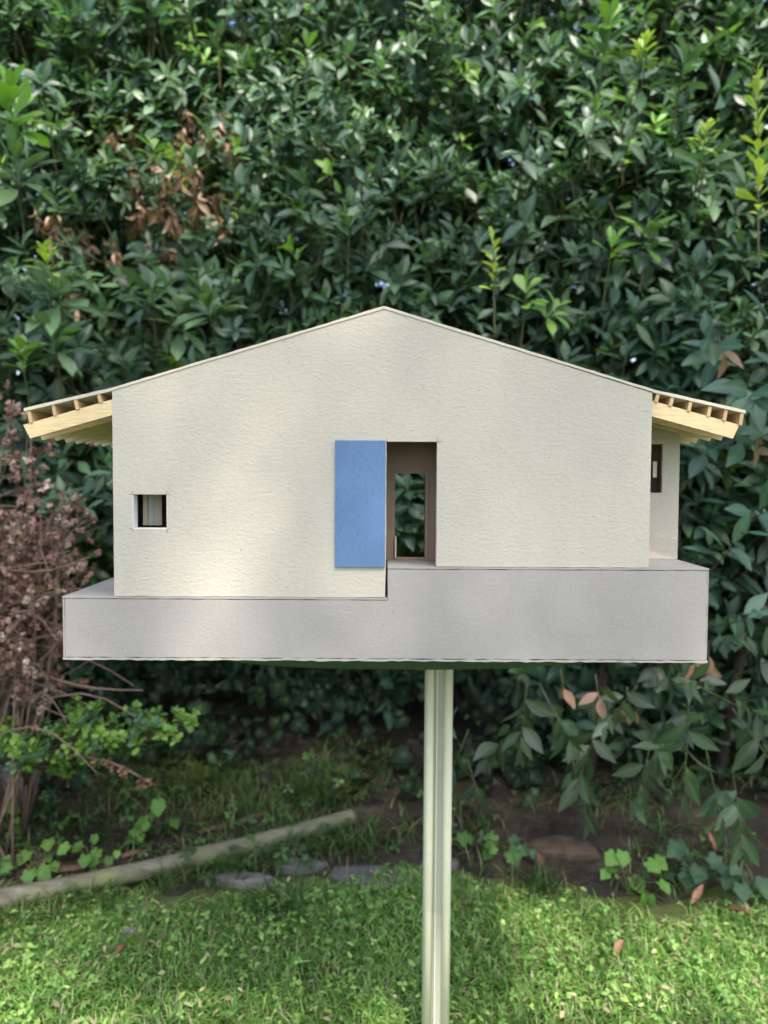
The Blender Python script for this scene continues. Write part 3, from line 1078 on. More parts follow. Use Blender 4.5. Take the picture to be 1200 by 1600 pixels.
def laurel_twig(p, a, ln, k, lf, col_):
    shoots_to_leaves(LV, np.array([p]), norm(np.array([a])), np.array([ln]), k, np.array([lf * .86]), np.array([col_]), 3, 25, 75, up=0.5, droop=0.25, jit=0.2, tintvar=0.12, step=2.7)
    SP.append(np.array([p])); SA.append(norm(np.array([a]))); SL.append(np.array([ln]))


GREY = np.array([0.065, 0.115, 0.062])
for (px, py, Yd, dx, dz, ln, k, lf) in ((820, 1090, 1.42, -.15, -.6, .11, 11, .075), (860, 1090, 1.44, .3, -.7, .1, 9, .07), (800, 1130, 1.46, -.5, -.5, .09, 8, .07), (1075, 1110, 1.28, -.2, -.95, .14, 10, .07),
                                        (1040, 1150, 1.30, -.5, -.5, .06, 6, .07), (1110, 1190, 1.3, .0, -.8, .1, 8, .075), (1150, 1230, 1.27, -.1, -.7, .1, 9, .08), (980, 1080, 1.36, -.4, -.3, .1, 10, .055),
                                        (1040, 1060, 1.34, .2, .1, .1, 11, .055), (1130, 1080, 1.3, .3, -.2, .1, 10, .065), (930, 1140, 1.45, -.4, -.7, .12, 9, .07), (900, 1200, 1.5, .1, -.8, .1, 8, .07),
                                        (1170, 1130, 1.3, .2, -.5, .1, 9, .075), (1180, 1030, 1.32, .1, .2, .1, 9, .07), (1150, 960, 1.36, .2, .1, .1, 9, .07), (1120, 870, 1.4, .1, .3, .1, 9, .07), (1170, 800, 1.4, .1, .1, .1, 9, .08),
                                        (1150, 700, 1.42, .2, .2, .1, 9, .085), (1160, 600, 1.4, -.1, -.2, .11, 9, .09), (1120, 560, 1.44, -.3, .2, .1, 9, .085), (1190, 500, 1.4, .1, .2, .1, 9, .08), (1010, 1180, 1.42, -.3, -.6, .1, 8, .07),
                                        (720, 1160, 1.52, -.3, -.6, .09, 8, .06), (740, 1210, 1.55, .2, -.8, .08, 8, .06), (1080, 930, 1.45, -.2, .2, .09, 8, .075), (700, 1120, 1.55, -.3, -.4, .08, 8, .055)):
    laurel_twig(at(px, py, Yd), (dx, -0.45, dz), ln, k, lf, GREY if py > 1000 else GREEN * 1.3)
n = 330
x = rng.uniform(0.30, 1.5, n); z = rng.uniform(0.16, 1.0, n)
ylim = 1.62 - 0.12 * np.clip(x - 0.3, 0, 1) + rng.uniform(0, 0.35, n) + 0.15 * np.clip(0.35 - z, 0, 1)
for i in range(n):
    laurel_twig((x[i], ylim[i], z[i]), (rng.normal(0, .4), -0.7, rng.normal(-.1, .5)), 0.09, 8, rng.uniform(.05, .075), DARK * 1.2 if rng.random() < .6 else GREEN)
# a few dead leaves caught in the twigs
for (px, py, Yd) in ((935, 1080, 1.36), (985, 1100, 1.36), (1130, 545, 1.4), (1105, 1010, 1.34), (1180, 690, 1.4), (1085, 1030, 1.36), (880, 1070, 1.44)):
    laurel_twig(at(px, py, Yd), (0, -0.4, -0.8), 0.02, 4, 0.05, BROWN * 1.1)
LV.done()
vis = pick_visible(LV, 300)
leaf_objects(LV, vis, templs, ('laurel',), M_LEAF, lroot)
fo = link('foliage', LV.mesh('foliage', np.setdiff1d(np.arange(len(LV.P)), vis), templs), M_LEAF, lroot)
fo.matrix_basis = Matrix.Translation(-Vector(lroot.location)); tag(fo, kind='stuff')
st = link('twigs', stems_mesh('twigs', np.concatenate(SP), np.concatenate(SA), np.concatenate(SL), 0.05, 0.002, 0.001), M_TWIG, lroot)
st.matrix_basis = Matrix.Translation(-Vector(lroot.location)); tag(st, kind='stuff')
for bx in (-0.25, 0.05, 0.3):
    V, Fs = [], []
    tube(V, Fs, [(bx, 0, -0.02), (bx + .02, -.04, .25), (bx + .05, -.06, .45), (bx + .04, -.06, .62)], [.016, .013, .010, .004], 7)
    link('trunk', mesh_from('trunk', V, Fs, True), M_BARK, lroot)

# ivy carpet in the dark under the hedge
LV = Leaves()
n = 7000
x = rng.uniform(-1.6, 1.6, n)
v_ = rng.random(n)
y = 1.62 + 0.68 * v_ + 0.05 * wob(x, v_, 8, 40)
z = 0.02 + np.clip((y - 1.74) * 1.0, 0, 0.5) * rng.uniform(0.3, 1.0, n) + rng.uniform(0, 0.05, n)
keep = ~((y < 1.74) & (rng.random(n) < 0.7)) & (rng.random(n) < np.clip(.45 + 1.1 * wob(x, y + z, 11, 41), .08, 1))
x, y, z = x[keep], y[keep], z[keep]
n = len(x)
D = np.stack([rng.normal(0, 1, n), rng.normal(-.4, .6, n), rng.normal(-.3, .4, n)], 1)
Nn = np.stack([rng.normal(0, .7, n), rng.normal(-.6, .6, n), rng.normal(.5, .6, n)], 1)
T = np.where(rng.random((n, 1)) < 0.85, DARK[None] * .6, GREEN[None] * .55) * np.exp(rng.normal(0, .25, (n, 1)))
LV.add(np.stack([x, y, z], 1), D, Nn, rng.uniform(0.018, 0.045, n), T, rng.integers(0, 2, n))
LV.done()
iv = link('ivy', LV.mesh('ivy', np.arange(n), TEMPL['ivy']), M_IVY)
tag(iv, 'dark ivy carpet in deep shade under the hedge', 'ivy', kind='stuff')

# ------------------------------------------------------------------ dry bush at the left
droot = empty('dry_bush', (-0.80, 1.42, 0))
tag(droot, 'withered bush with pinkish brown seed heads left of the model', 'bush')
dl_ = Vector(droot.location)
FL = []
SB, SF = [], []


def curve_pts(p0, p1, sag, n=7):
    p0, p1 = Vector(p0), Vector(p1)
    out = []
    for i in range(n):
        f = i / (n - 1)
        out.append(p0.lerp(p1, f) + Vector(sag) * math.sin(math.pi * f))
    return out


nst = 62
for i in range(nst):
    px_, py_ = random.uniform(-190, 108), random.uniform(660, 1000)
    if px_ > 50 and py_ < 760: py_ += 100
    tip = at(px_, py_, random.uniform(1.26, 1.52))
    base = dl_ + Vector((random.uniform(-.12, .14), random.uniform(-.08, .1), 0))
    pts = curve_pts(base, tip, (random.uniform(-.06, .06), random.uniform(-.05, .02), random.uniform(.02, .10)))
    r0 = random.uniform(.0022, .0042)
    V, Fs = [], []
    tube(V, Fs, [p - dl_ for p in pts], [r0 * (1 - .75 * j / 6) for j in range(7)], 5)
    link('stem', mesh_from('stem', V, Fs, True), M_DRYSTEM, droot)
    # side twigs bearing the heads
    for k in range(10):
        f = random.uniform(.5, 1)
        j = min(5, int(f * 6))
        q0 = pts[j].lerp(pts[j + 1], f * 6 - j)
        q1 = q0 + Vector((random.gauss(0, .05), random.gauss(0, .04), random.gauss(.035, .035)))
        tube(SB, SF, [q0 - dl_, q0.lerp(q1, .5) + Vector((0, 0, .006)) - dl_, q1 - dl_], [.0012, .0010, .0006], 3, False)
        for c_ in range(random.randint(2, 4)):
            FL.append(q0.lerp(q1, random.uniform(.5, 1.05)) + Vector((random.gauss(0, .009), random.gauss(0, .009), random.gauss(0, .009))))
for i in range(110):          # tangle of bare stalks low down
    p0 = at(random.uniform(-150, 70), random.uniform(880, 1230), random.uniform(1.3, 1.5))
    p1 = p0 + Vector((random.uniform(-.05, .22), random.uniform(-.06, .06), random.uniform(-.08, .16)))
    tube(SB, SF, [p - dl_ for p in curve_pts(p0, p1, (0, 0, random.uniform(-.02, .06)), 6)], [.0022, .002, .002, .0018, .0014, .001], 4, False)
tag(link('twigs', mesh_from('twigs', SB, SF, True), M_DRYSTEM, droot), kind='stuff')
# tall stalk
V, Fs = [], []
pts = curve_pts(at(-30, 1000, 1.36), at(22, 625, 1.36), (-.01, 0, 0))
tube(V, Fs, [p - dl_ for p in pts], [.003, .003, .0028, .0026, .0022, .002, .0015], 5)
link('stem', mesh_from('stem', V, Fs, True), M_DRYSTEM, droot)
for i in range(22):
    FL.append(at(15 + random.gauss(6, 7), random.uniform(620, 740), 1.36 + random.gauss(0, .01)))
FL = np.array([tuple(p) for p in FL])
per = 9
Pc = np.repeat(FL, per, 0) + rng.normal(0, .0030, (len(FL) * per, 3))
n = len(Pc)
D = norm(rng.normal(0, 1, (n, 3)))
base = np.array([[0.32, 0.20, 0.18], [0.47, 0.345, 0.31], [0.21, 0.115, 0.10], [0.62, 0.52, 0.46]])
T = np.repeat(base[rng.choice(4, len(FL), p=[.42, .25, .29, .04])], per, 0) * np.exp(rng.normal(0, .15, (n, 1)))
LV = Leaves()
LV.add(Pc - D * .004, D, norm(rng.normal(0, 1, (n, 3))), rng.uniform(.007, .012, n), T, rng.integers(0, 2, n))
LV.done()
fl = link('seed_heads', LV.mesh('seed_heads', np.arange(n), TEMPL['round']), M_DRY, droot)
fl.matrix_basis = Matrix.Translation(-dl_); tag(fl, kind='stuff')

# ------------------------------------------------------------------ low green bush with spreading branches
groot = empty('low_bush', tuple(ground_at(52, 1290)))
groot.location.z = 0.0
gl = Vector(groot.location)
tag(groot, 'low spreading bush with small bright green leaves below the dry bush', 'bush')
LV = Leaves()
YB_ = 1.36
crown0 = at(40, 1195, YB_)
V, Fs = [], []
tube(V, Fs, [(0, 0, -.02), Vector((-.012, .01, .06)), crown0 - gl], [.011, .009, .006], 7)
link('trunk', mesh_from('trunk', V, Fs, True), M_BARK, groot)
SB, SF = [], []
brs = [(310, 1128), (296, 1140), (280, 1146), (262, 1150), (225, 1128), (180, 1118), (150, 1112), (120, 1125), (95, 1150), (205, 1160), (160, 1175), (60, 1160), (20, 1145), (-40, 1140), (-20, 1175), (130, 1195), (250, 1135), (-90, 1150), (90, 1200), (40, 1190), (10, 1165), (185, 1140)]
for (px, py) in brs:
    tip = at(px, py, YB_ + random.uniform(-.07, .08))
    pts = curve_pts(crown0, tip, (0, 0, random.uniform(-.02, .02)), 8)
    V, Fs = [], []
    tube(V, Fs, [p - gl for p in pts], [.004 - .0004 * j for j in range(8)], 5)
    link('branch', mesh_from('branch', V, Fs, True), M_BARK, groot)
    for k in range(15):
        f = random.uniform(.35, 1.03) ** .8
        j = min(6, int(f * 7))
        q0 = pts[j].lerp(pts[j + 1], f * 7 - j) + Vector((random.gauss(0, .014), random.gauss(0, .014), random.gauss(.004, .012)))
        top = random.random() < .62
        col_ = np.array([.20, .36, .07]) if top else MID * 1.2
        shoots_to_leaves(LV, np.array([q0]), norm(np.array([[random.gauss(.1, .4), random.gauss(-.2, .4), .8]])), np.array([.016]), 7, np.array([.0150]), np.array([col_]), 2, 25, 95, tintvar=.2)
LV.done()
vis = pick_visible(LV, 300, 9)
leaf_objects(LV, vis, TEMPL['round'], ('round',), M_SOFT, groot)
fo = link('foliage', LV.mesh('foliage', np.setdiff1d(np.arange(len(LV.P)), vis), TEMPL['round']), M_SOFT, groot)
fo.matrix_basis = Matrix.Translation(-gl); tag(fo, kind='stuff')
# drooping dry twig with withered leaves
V, Fs = [], []
pts = curve_pts(at(110, 1180, 1.34), at(232, 1222, 1.33), (0, 0, .012))
tube(V, Fs, [p - gl for p in pts], [.002] * 6 + [.001], 4)
tw = tag(link('withered_twig', mesh_from('withered_twig', V, Fs, True), M_DRYSTEM, groot), label='withered twig with small reddish leaves')
LW = Leaves()
for k in range(16):
    q0 = pts[random.randint(2, 6)] + Vector((random.gauss(0, .008), 0, random.gauss(0, .005)))
    shoots_to_leaves(LW, np.array([q0]), norm(np.array([[.3, -.2, -.4]])), np.array([.008]), 3, np.array([.012]), np.array([[.36, .19, .15]]), 2)
LW.done()
wl_ = link('withered_leaves', LW.mesh('withered_leaves', np.arange(len(LW.P)), TEMPL['round']), M_DRY, tw)
wl_.matrix_basis = Matrix.Translation(-gl); tag(wl_, kind='stuff')

# ------------------------------------------------------------------ sprouts of ivy and weeds on the soil
def sprout(px, py, k, lf, col_, label, hgt_=.035):
    p = ground_at(px, py, .01)
    lf *= .72
    p.z = float(soil_z(np.array(p.x), np.array(p.y)))
    r_ = empty('ivy_sprout', p)
    tag(r_, label, 'plant', 'ivy sprouts on the soil and log')
    LV = Leaves()
    V, Fs = [], []
    for i in range(k):
        a = random.uniform(0, 6.28)
        tip = Vector((math.cos(a) * random.uniform(.01, .045), math.sin(a) * .025 - .012, hgt_ * random.uniform(.2, 1.5)))
        tube(V, Fs, [(0, 0, -.01), tip * .5 + Vector((0, 0, .01)), tip], [.0014, .0012, .0009], 4, False)
        d = np.array([[math.cos(a) * .7 + random.gauss(0, .2), -.55 + random.gauss(0, .2), -.35]])
        LV.add(np.array([p + tip]), d, np.array([[random.gauss(0, .3), -.55, .75]]), np.array([lf * random.uniform(.7, 1.25)]), np.array([col_ * random.uniform(.75, 1.25)]), np.array([random.randint(0, 1)]))
    LV.done()
    link('stalk', mesh_from('stalk', V, Fs, True), M_TWIG, r_)
    leaf_objects(LV, np.arange(k), TEMPL['ivy'], ('ivy',), M_SOFT, r_)


BR = np.array([0.12, 0.27, 0.05])
sprout(985, 1385, 9, .036, BR, 'tall bright ivy sprout on bare soil at the lower right', .05)
sprout(245, 1300, 8, .036, BR, 'bright ivy sprout standing behind the middle of the log', .05)
sprout(142, 1342, 6, .030, BR * 1.2, 'yellowish green sprout behind the left part of the log', .03)
sprout(172, 1352, 7, .026, BR, 'small sprout close against the log, right of the yellowish one', .025)
sprout(50, 1352, 9, .034, BR * .8, 'leafy sprout by the left end of the log', .035)
sprout(14, 1300, 12, .024, FRESH, 'bushy light green sprout at the left edge of the photo', .04)
sprout(728, 1330, 5, .030, BR * .8, 'small ivy sprout just right of the table post', .025)
sprout(778, 1330, 6, .032, BR * .75, 'broad ivy sprout under the laurel, second right of the table post', .025)
sprout(1150, 1385, 10, .040, MID, 'dark green ivy clump at the right edge under the laurel', .05)
sprout(1085, 1360, 8, .038, MID, 'dark ivy clump between the tall bright sprout and the right edge', .04)
sprout(455, 1335, 8, .022, MID, 'low green weed in front of the right end of the log', .02)
sprout(830, 1325, 5, .026, MID, 'dull ivy sprout at the foot of the laurel, left of the bare patch', .02)

# ------------------------------------------------------------------ log, stones, bark
a_, b_ = ground_at(0, 1420, .010), ground_at(545, 1288, .022)
a_ = a_ + (a_ - b_) * 0.45
a_.z, b_.z = 0.013, 0.036
lg = empty('log', (a_ + b_) / 2)
tag(lg, 'long weathered round log edging the bed at the left behind the lawn', 'log')
V, Fs = [], []
pts, rad = [], []
for i in range(25):
    f = i / 24
    pts.append(a_.lerp(b_, f) - lg.location + Vector((0, .006 * math.sin(7 * f), .005 * math.sin(5 * f + 1))))
    rad.append(.0185 - .002 * f + .0016 * math.sin(11 * f) + random.uniform(-.0011, .0011))
d_ = (b_ - a_).normalized()
pts.append(pts[-1] + d_ * .008); rad.append(.015)
tube(V, Fs, pts, rad, 14)
lo = link('trunk_round', mesh_from('trunk_round', V, Fs, True), M_LOG, lg)


def stone(name, px, py, wpx, dpx, hh, label, mat, cat='stone', group=None, yaw=0.0):
    p = ground_at(px, py)
    sx = wpx / F * p.y * .5
    sy = dpx / F * p.y * p.y / H * .5
    bm = bmesh.new()
    n = 8
    bot, top, rim = [], [], []
    for k in range(n):
        a = 2 * math.pi * k / n
        r_ = 1 + random.uniform(-.24, .2)
        x, y = sx * r_ * math.cos(a), sy * r_ * math.sin(a)
        bot.append(bm.verts.new((x, y, -.02)))
        rim.append(bm.verts.new((x, y, hh * random.uniform(.6, .85))))
        top.append(bm.verts.new((x * .84, y * .84, hh * random.uniform(.92, 1.08))))
    c = bm.verts.new((0, 0, hh))
    for k in range(n):
        k2 = (k + 1) % n
        bm.faces.new((bot[k], bot[k2], rim[k2], rim[k]))
        bm.faces.new((rim[k], rim[k2], top[k2], top[k]))
        bm.faces.new((top[k], top[k2], c))
    me = bpy.data.meshes.new(name)
    bm.to_mesh(me); bm.free()
    o = link(name, me, mat)
    o.location = (p.x, p.y, float(soil_z(np.array(p.x), np.array(p.y))) * .5 + .002)
    o.rotation_euler = (0, 0, yaw)
    tag(o, label, cat, group)
    return o


gs = 'flat stones set along the edge of the lawn'
stone('flat_stone', 580, 1372, 150, 40, .010, 'wide bluish slate slab beside the table post', M_STONE, group=gs)
stone('flat_stone', 468, 1356, 85, 18, .009, 'flat grey stone left of the bluish slab', M_STONE, group=gs)
stone('flat_stone', 378, 1377, 90, 18, .010, 'long pale flat stone in front of the middle of the log', M_ROCK, group=gs)
stone('flat_stone', 205, 1420, 75, 13, .012, 'narrow pale stone between the log and the lawn at the left', M_ROCK, group=gs)
stone('flat_stone', 203, 1462, 26, 9, .02, 'smallest stone, half sunk in the grass at the left', M_ROCK, group=gs)
stone('flat_stone', 690, 1352, 60, 14, .009, 'grey flat stone just behind the table post', M_STONE, group=gs)
stone('rock', 18, 1250, 120, 70, .055, 'pale pinkish rock under the low bush at the left edge', M_ROCK, 'rock')
stone('rock', 880, 1332, 120, 34, .012, 'low brown hump of stone under the laurel', M_HUMP, 'rock')


def strip(px0, py0, px1, py1, wd, label):
    p0, p1 = ground_at(px0, py0), ground_at(px1, py1)
    for p in (p0, p1): p.z = float(soil_z(np.array(p.x), np.array(p.y))) + .008
    o = empty('bark_strip', (p0 + p1) / 2)
    bm = bmesh.new()
    n = 7
    rows = []
    sd = (p1 - p0).cross(Vector((0, 0, 1))).normalized()
    for i in range(n):
        f = i / (n - 1)
        c = p0.lerp(p1, f) - o.location + Vector((0, 0, -.003 + .002 * math.sin(6 * f)))
        ww = wd * (.6 + .4 * math.sin(math.pi * f)) * random.uniform(.8, 1.15)
        rows.append([bm.verts.new(c - sd * ww), bm.verts.new(c + Vector((0, 0, .006))), bm.verts.new(c + sd * ww), bm.verts.new(c - Vector((0, 0, .006)))])
    for i in range(n - 1):
        for k in range(4):
            bm.faces.new((rows[i][k], rows[i][(k + 1) % 4], rows[i + 1][(k + 1) % 4], rows[i + 1][k]))
    bm.faces.new(rows[0]); bm.faces.new(rows[-1][::-1])
    me = bpy.data.meshes.new('bark_strip'); bm.to_mesh(me); bm.free()
    loc = o.location.copy(); bpy.data.objects.remove(o)
    ob = link('bark_strip', me, M_TILE)
    ob.location = loc
    tag(ob, label, 'bark', 'reddish strips of bark behind the log')


strip(310, 1312, 362, 1300, .007, 'reddish bark strip behind the middle of the log, left of its longer neighbour')
strip(372, 1299, 420, 1288, .008, 'reddish bark strip nearest the right end of the log')
strip(88, 1365, 142, 1356, .008, 'dull red bark strip near the left end of the log')
strip(190, 1345, 235, 1333, .007, 'dark red bark strip under the bright sprout behind the log')

# fallen leaves
FALLEN = [
    (890, 1318, 'orange brown fallen leaf lying on the low brown hump of stone'),
    (850, 1345, 'dry fallen leaf on bare soil just left of the brown hump'),
    (975, 1470, 'dry fallen leaf on the lawn in front of the tall bright ivy sprout'),
    (760, 1290, 'dry fallen leaf in the shade behind the small ivy sprouts right of the post'),
    (640, 1300, 'dry fallen leaf on the dark soil just left of the table post'),
    (470, 1250, 'dry fallen leaf among the straggling grass behind the end of the log'),
    (330, 1240, 'dry fallen leaf in the shaded grass below the tip of the low green bush'),
    (1080, 1400, 'dry fallen leaf on bare soil right of the tall bright ivy sprout'),
    (1180, 1420, 'dry fallen leaf at the right edge in front of the dark ivy clump'),
    (560, 1240, 'dry fallen leaf deep in the shade under the middle of the plinth'),
    (1120, 1325, 'dry fallen leaf behind the dark ivy clump under the laurel'),
    (200, 1480, 'curled pale brown leaf lying on the lawn at the left'),
]
for i, (px, py, lab) in enumerate(FALLEN):
    p = ground_at(px, py, .02)
    p.z = max(float(soil_z(np.array(p.x), np.array(p.y))), 0.0) + (.006 if py < 1450 else .022)
    tv, tf, ta = TEMPL['curled'][i % 3]
    tint = np.empty((len(tv), 4), np.float32)
    tint[:, :3] = BROWN * random.uniform(.6, 1.2) * np.array([1.1, 1, .9])
    tint[:, 3] = ta
    fl_ = [j for f in tf for j in f]; tt = [len(f) for f in tf]
    me = mesh_np('fallen_leaf', tv * random.uniform(.03, .048), fl_, np.concatenate([[0], np.cumsum(tt)[:-1]]), tt, tint)
    o = link('fallen_leaf', me, M_DRY)
    o.location = p
    o.rotation_euler = (random.uniform(-.4, .4), random.uniform(-.4, .4), random.uniform(0, 6.28))
    tag(o, lab, 'leaf', 'fallen leaves on the ground')

# ------------------------------------------------------------------ lawn
def blades(n, xr, yr, dens_fn, hmin, hmax, wid, cols):
    x = rng.uniform(*xr, n); y = rng.uniform(*yr, n)
    k = rng.random(n) < dens_fn(x, y)
    x, y = x[k], y[k]; n = len(x)
    z = np.maximum(soil_z(x, y), -0.004)
    h = rng.uniform(hmin, hmax, n) * (0.7 + 0.5 * (0.5 + 0.5 * wob(x, y, 25, 60)))
    a = rng.uniform(0, 6.28, n)
    lean = rng.uniform(.35, 1.9, n)
    d = np.stack([np.cos(a), np.sin(a), np.zeros(n)], 1)
    s = np.stack([-np.sin(a), np.cos(a), np.zeros(n)], 1)
    b = np.stack([x, y, z], 1)
    upv = np.array([0, 0, 1.0])
    V = np.empty((n, 7, 3))
    for j, (f, wf) in enumerate(((0, .8), (.4, 1), (.75, .7))):
        c = b + d * (lean * h * f * f)[:, None] + upv * (h * f * (1 - .25 * lean * f))[:, None]
        V[:, j * 2] = c - s * (wid * wf)
        V[:, j * 2 + 1] = c + s * (wid * wf)
    V[:, 6] = b + d * (lean * h)[:, None] + upv * (h * (1 - .3 * lean))[:, None]
    fl = np.array([0, 1, 3, 2, 2, 3, 5, 4, 4, 5, 6])
    tt = np.array([4, 4, 3]); ss = np.array([0, 4, 8])
    c = np.array(cols)[rng.choice(len(cols), n, p=None)] * np.exp(rng.normal(0, .2, (n, 1))) * (1 + .25 * wob(x, y, 9, 61))[:, None]
    tint = np.ones((n, 7, 4), np.float32)
    tint[:, :, :3] = c[:, None]
    return V.reshape(-1, 3), (fl[None] + (np.arange(n) * 7)[:, None]).ravel(), (ss[None] + (np.arange(n) * 11)[:, None]).ravel(), np.tile(tt, n), tint.reshape(-1, 4)


def inlawn(x, y):
    e = (lawn_back(x) - y) / .05
    return np.clip(e, 0, 1) * np.clip(.65 + .5 * wob(x, y, 16, 62), .3, 1)


G1 = [[.23, .40, .10], [.18, .36, .09], [.29, .45, .13], [.13, .28, .07], [.40, .40, .23]]
lb = mesh_np('lawn_grass', *blades(290000, (-1.5, 1.5), (.15, 1.45), inlawn, .010, .028, .0012, G1))
tag(link('lawn_grass', lb, M_GRASS), 'short mown lawn grass mixed with small weeds', 'grass', kind='stuff')


def clover(n, dens_fn, xr, yr, size, cols, z0, z1, name, label):
    x = rng.uniform(*xr, n); y = rng.uniform(*yr, n)
    k = rng.random(n) < dens_fn(x, y)
    x, y = x[k], y[k]; n = len(x)
    z = np.maximum(soil_z(x, y), 0) + rng.uniform(z0, z1, n)
    C = np.stack([x, y, z], 1)
    tilt = np.stack([rng.normal(0, .35, n), rng.normal(-.2, .35, n), np.ones(n)], 1)
    tilt = norm(tilt)
    u, v = frame_uv(tilt)
    a0 = rng.uniform(0, 6.28, n)
    sz = size * rng.uniform(.6, 1.3, n)
    col_ = np.array(cols)[rng.integers(0, len(cols), n)] * np.exp(rng.normal(0, .2, (n, 1)))
    LV = Leaves()
    for j in range(3):
        a = a0 + j * 2.094 + rng.normal(0, .2, n)
        D = np.cos(a)[:, None] * u + np.sin(a)[:, None] * v
        LV.add(C, D, tilt, sz, col_, rng.integers(0, 2, n))
    LV.done()
    o = link(name, LV.mesh(name, np.arange(len(LV.P)), SMALLR), M_SOFT)
    tag(o, label, 'weeds', kind='stuff')


SMALLR = [leaf_template(.8, .6, .2, .1, .7, 3), leaf_template(.6, .6, .25, .25, .7, 3)]
clover(13000, lambda x, y: inlawn(x, y) * np.clip(.5 + .9 * wob(x, y, 11, 63), .1, 1), (-1.4, 1.4), (.3, 1.4), .0075,
       [[.24, .41, .10], [.19, .35, .085], [.31, .48, .13], [.14, .28, .07]], .006, .026, 'lawn_clover', 'small clover leaves growing all through the lawn')


def weed_leaves(n):
    x = rng.uniform(-1.4, 1.4, n); y = rng.uniform(.3, 1.42, n)
    k = rng.random(n) < inlawn(x, y)
    x, y = x[k], y[k]; n = len(x)
    z = np.maximum(soil_z(x, y), 0) + rng.uniform(.003, .022, n)
    a = rng.uniform(0, 6.28, n)
    LV = Leaves()
    col_ = np.array([[.24, .40, .09], [.18, .33, .08], [.33, .48, .13], [.13, .26, .06], [.40, .36, .2]])[rng.integers(0, 5, n)] * np.exp(rng.normal(0, .25, (n, 1)))
    LV.add(np.stack([x, y, z], 1), np.stack([np.cos(a), np.sin(a), rng.normal(.35, .35, n)], 1), np.stack([rng.normal(0, .4, n), rng.normal(-.2, .4, n), np.ones(n)], 1), rng.uniform(.006, .015, n), col_, rng.integers(0, 2, n))
    LV.done()
    o = link('lawn_weeds', LV.mesh('lawn_weeds', np.arange(n), [leaf_template(.34, .5, .2, .2, 1, 3), leaf_template(.5, .55, .25, .15, 1, 3)]), M_SOFT)
    tag(o, 'low pointed weed leaves scattered through the lawn', 'weeds', kind='stuff')


weed_leaves(24000)


def bed(x, y):
    left = np.clip((.15 - x) / .15, 0, 1)
    e = np.clip((y - lawn_back(x)) / .05, 0, 1)
    return e * (.5 + .3 * left) * np.clip(.35 + 1.0 * wob(x, y, 13, 64), 0, 1)


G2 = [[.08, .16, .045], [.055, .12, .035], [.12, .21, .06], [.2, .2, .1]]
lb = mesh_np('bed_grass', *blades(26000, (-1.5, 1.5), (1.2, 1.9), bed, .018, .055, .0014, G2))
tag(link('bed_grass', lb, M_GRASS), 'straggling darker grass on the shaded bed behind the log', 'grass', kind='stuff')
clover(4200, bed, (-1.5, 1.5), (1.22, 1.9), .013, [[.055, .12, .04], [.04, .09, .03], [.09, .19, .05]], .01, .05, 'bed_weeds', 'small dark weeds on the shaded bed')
def tuft(x, y):
    s = 0
    for (px, py, r_) in ((85, 1425, .035), (20, 1435, .03), (150, 1405, .025), (260, 1385, .022), (330, 1362, .03), (400, 1345, .02), (480, 1318, .025), (560, 1330, .03), (470, 1330, .03), (850, 1392, .025), (250, 1235, .06), (420, 1262, .07), (440, 1425, .03), (330, 1232, .07), (500, 1250, .06)):
        p = ground_at(px, py)
        s = s + np.exp(-((x - p.x) ** 2 + (y - p.y) ** 2) / r_ ** 2)
    return np.clip(s, 0, 1)
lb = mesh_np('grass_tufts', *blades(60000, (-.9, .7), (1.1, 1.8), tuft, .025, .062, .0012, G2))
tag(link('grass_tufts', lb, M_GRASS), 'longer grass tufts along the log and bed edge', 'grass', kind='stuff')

# ------------------------------------------------------------------ unseen shade tree behind the camera, crown shaped to dapple the light
troot = empty('shade_tree', (2.6, -5.2, 0))
tag(troot, 'unseen shade tree behind the viewpoint, its crown opened to place the sun patches', 'tree')
tl_ = Vector(troot.location)
focus = Vector((0, Y0, .62))
cc = focus + SDIR * 8.0
V, Fs = [], []
tube(V, Fs, [(0, 0, -.1), (-.05, .1, 2.0), (-.2, .3, 4.0), (-.4, .6, 5.2)], [.15, .13, .11, .09], 12)
link('trunk', mesh_from('trunk', V, Fs, True), M_BARK, troot)
fork = Vector((-.4, .6, 5.2))
for i in range(9):
    a = i * 2.4
    tip = cc - tl_ + Vector((math.cos(a) * 1.3, math.sin(a) * 1.1, random.uniform(-.1, .5)))
    V, Fs = [], []
    tube(V, Fs, curve_pts(fork, tip, (0, 0, .25), 7), [.05, .04, .032, .025, .018, .012, .005], 7)
    link('limb', mesh_from('limb', V, Fs, True), M_BARK, troot)
n = 19000
rr_ = np.sqrt(rng.random(n)); aa_ = rng.uniform(0, 6.28, n)
C = np.array(cc)[None] + np.stack([1.9 * rr_ * np.cos(aa_), 1.6 * rr_ * np.sin(aa_), rng.uniform(-.3, .45, n)], 1)
sd = np.array(SDIR)
tt_ = (C[:, 1] - Y0) / sd[1]
hit = C - sd[None] * tt_[:, None]
hx, hy, _ = project(hit)
lit = np.zeros(n)  # crown leaves left out wherever sun patches should fall on the model
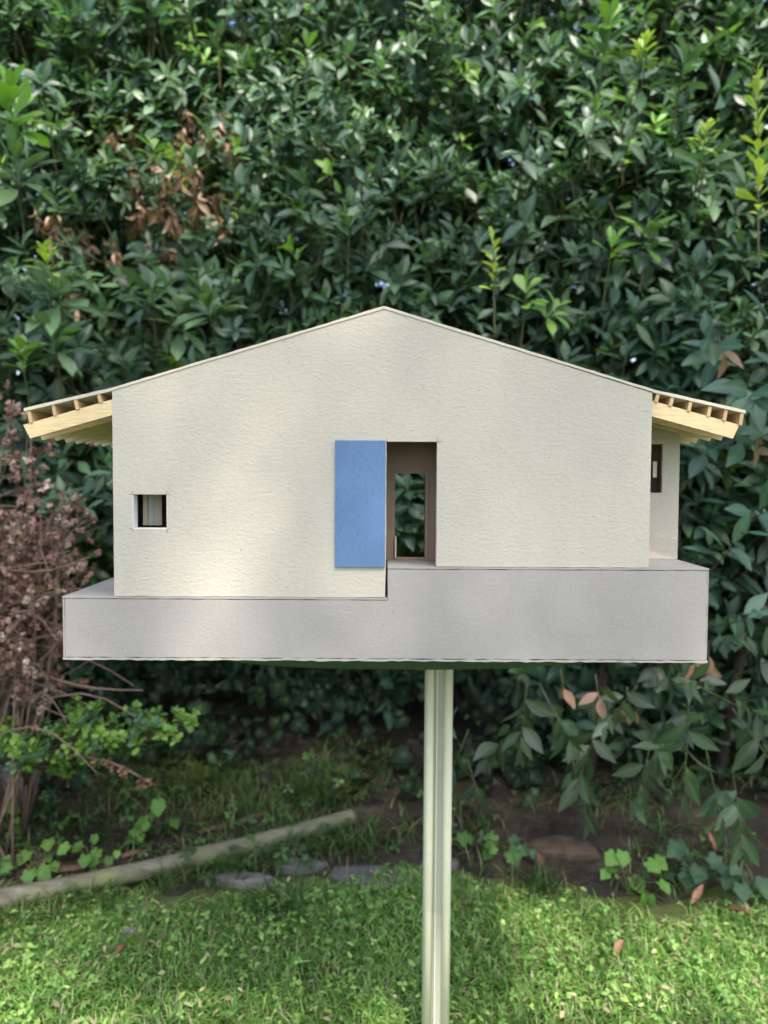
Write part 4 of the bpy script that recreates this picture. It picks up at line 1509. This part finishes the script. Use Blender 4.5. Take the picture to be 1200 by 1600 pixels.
for (px, py, sx_, sy_, k_) in ((440, 880, 170, 75, .72), (340, 1005, 140, 50, 1.0), (480, 960, 80, 70, .9), (540, 700, 90, 70, .5), (250, 860, 90, 90, .5), (760, 640, 70, 60, .6), (720, 800, 80, 60, .55), (250, 700, 60, 60, .4), (940, 760, 70, 70, .35), (420, 640, 60, 50, .45)):
    lit = np.maximum(lit, k_ * np.exp(-((hx - px) / sx_) ** 2 - ((hy - py) / sy_) ** 2))
keep = rng.random(n) > np.clip(lit * 1.6, 0, 1)
hh = C - sd[None] * ((C[:, 1] - 1.72) / sd[1])[:, None]  # same thinning for sunlit spots wanted on the hedge
ux, uy, _ = project(hh)
for (px, py, sx_, sy_, k_) in ((150, -40, 330, 190, .9), (620, -60, 400, 140, .75), (1050, -40, 260, 160, .8), (20, 230, 80, 150, .7), (960, 110, 110, 110, .8), (1180, 220, 60, 140, .9), (520, 40, 120, 60, .6), (780, 420, 60, 50, .8), (1040, 400, 90, 60, .5), (90, 430, 80, 60, .6)):
    keep &= rng.random(n) > np.clip(1.5 * k_ * np.exp(-((ux - px) / sx_) ** 2 - ((uy - py) / sy_) ** 2), 0, 1)
# lawn in front of the table gets more sun: crown thinner there
gnd = C - sd[None] * (C[:, 2] / sd[2])[:, None]
onlawn = (gnd[:, 1] > .55) & (gnd[:, 1] < 1.30 - .1 * np.abs(gnd[:, 0])) & ((hy > 1060) | (np.abs(hx - 600) > 520) | (hy < 470))
patch = np.clip(.70 + .16 * wob(gnd[:, 0], gnd[:, 1], 6, 77), .4, .95)
keep &= ~(onlawn & (rng.random(n) < patch))
keep &= rng.random(n) < .95
C = C[keep]; n = len(C)
LV = Leaves()
LV.add(C, norm(rng.normal(0, 1, (n, 3)) * np.array([1, 1, .5])), np.array([0, 0, 1.0]) + rng.normal(0, .45, (n, 3)), rng.uniform(.06, .10, n), MID[None] * np.exp(rng.normal(0, .25, (n, 1))), rng.integers(0, 4, n))
LV.done()
cr = link('crown', LV.mesh('crown', np.arange(n), TEMPL['oval']), M_LEAF, troot)
cr.matrix_basis = Matrix.Translation(-tl_); tag(cr, kind='stuff')
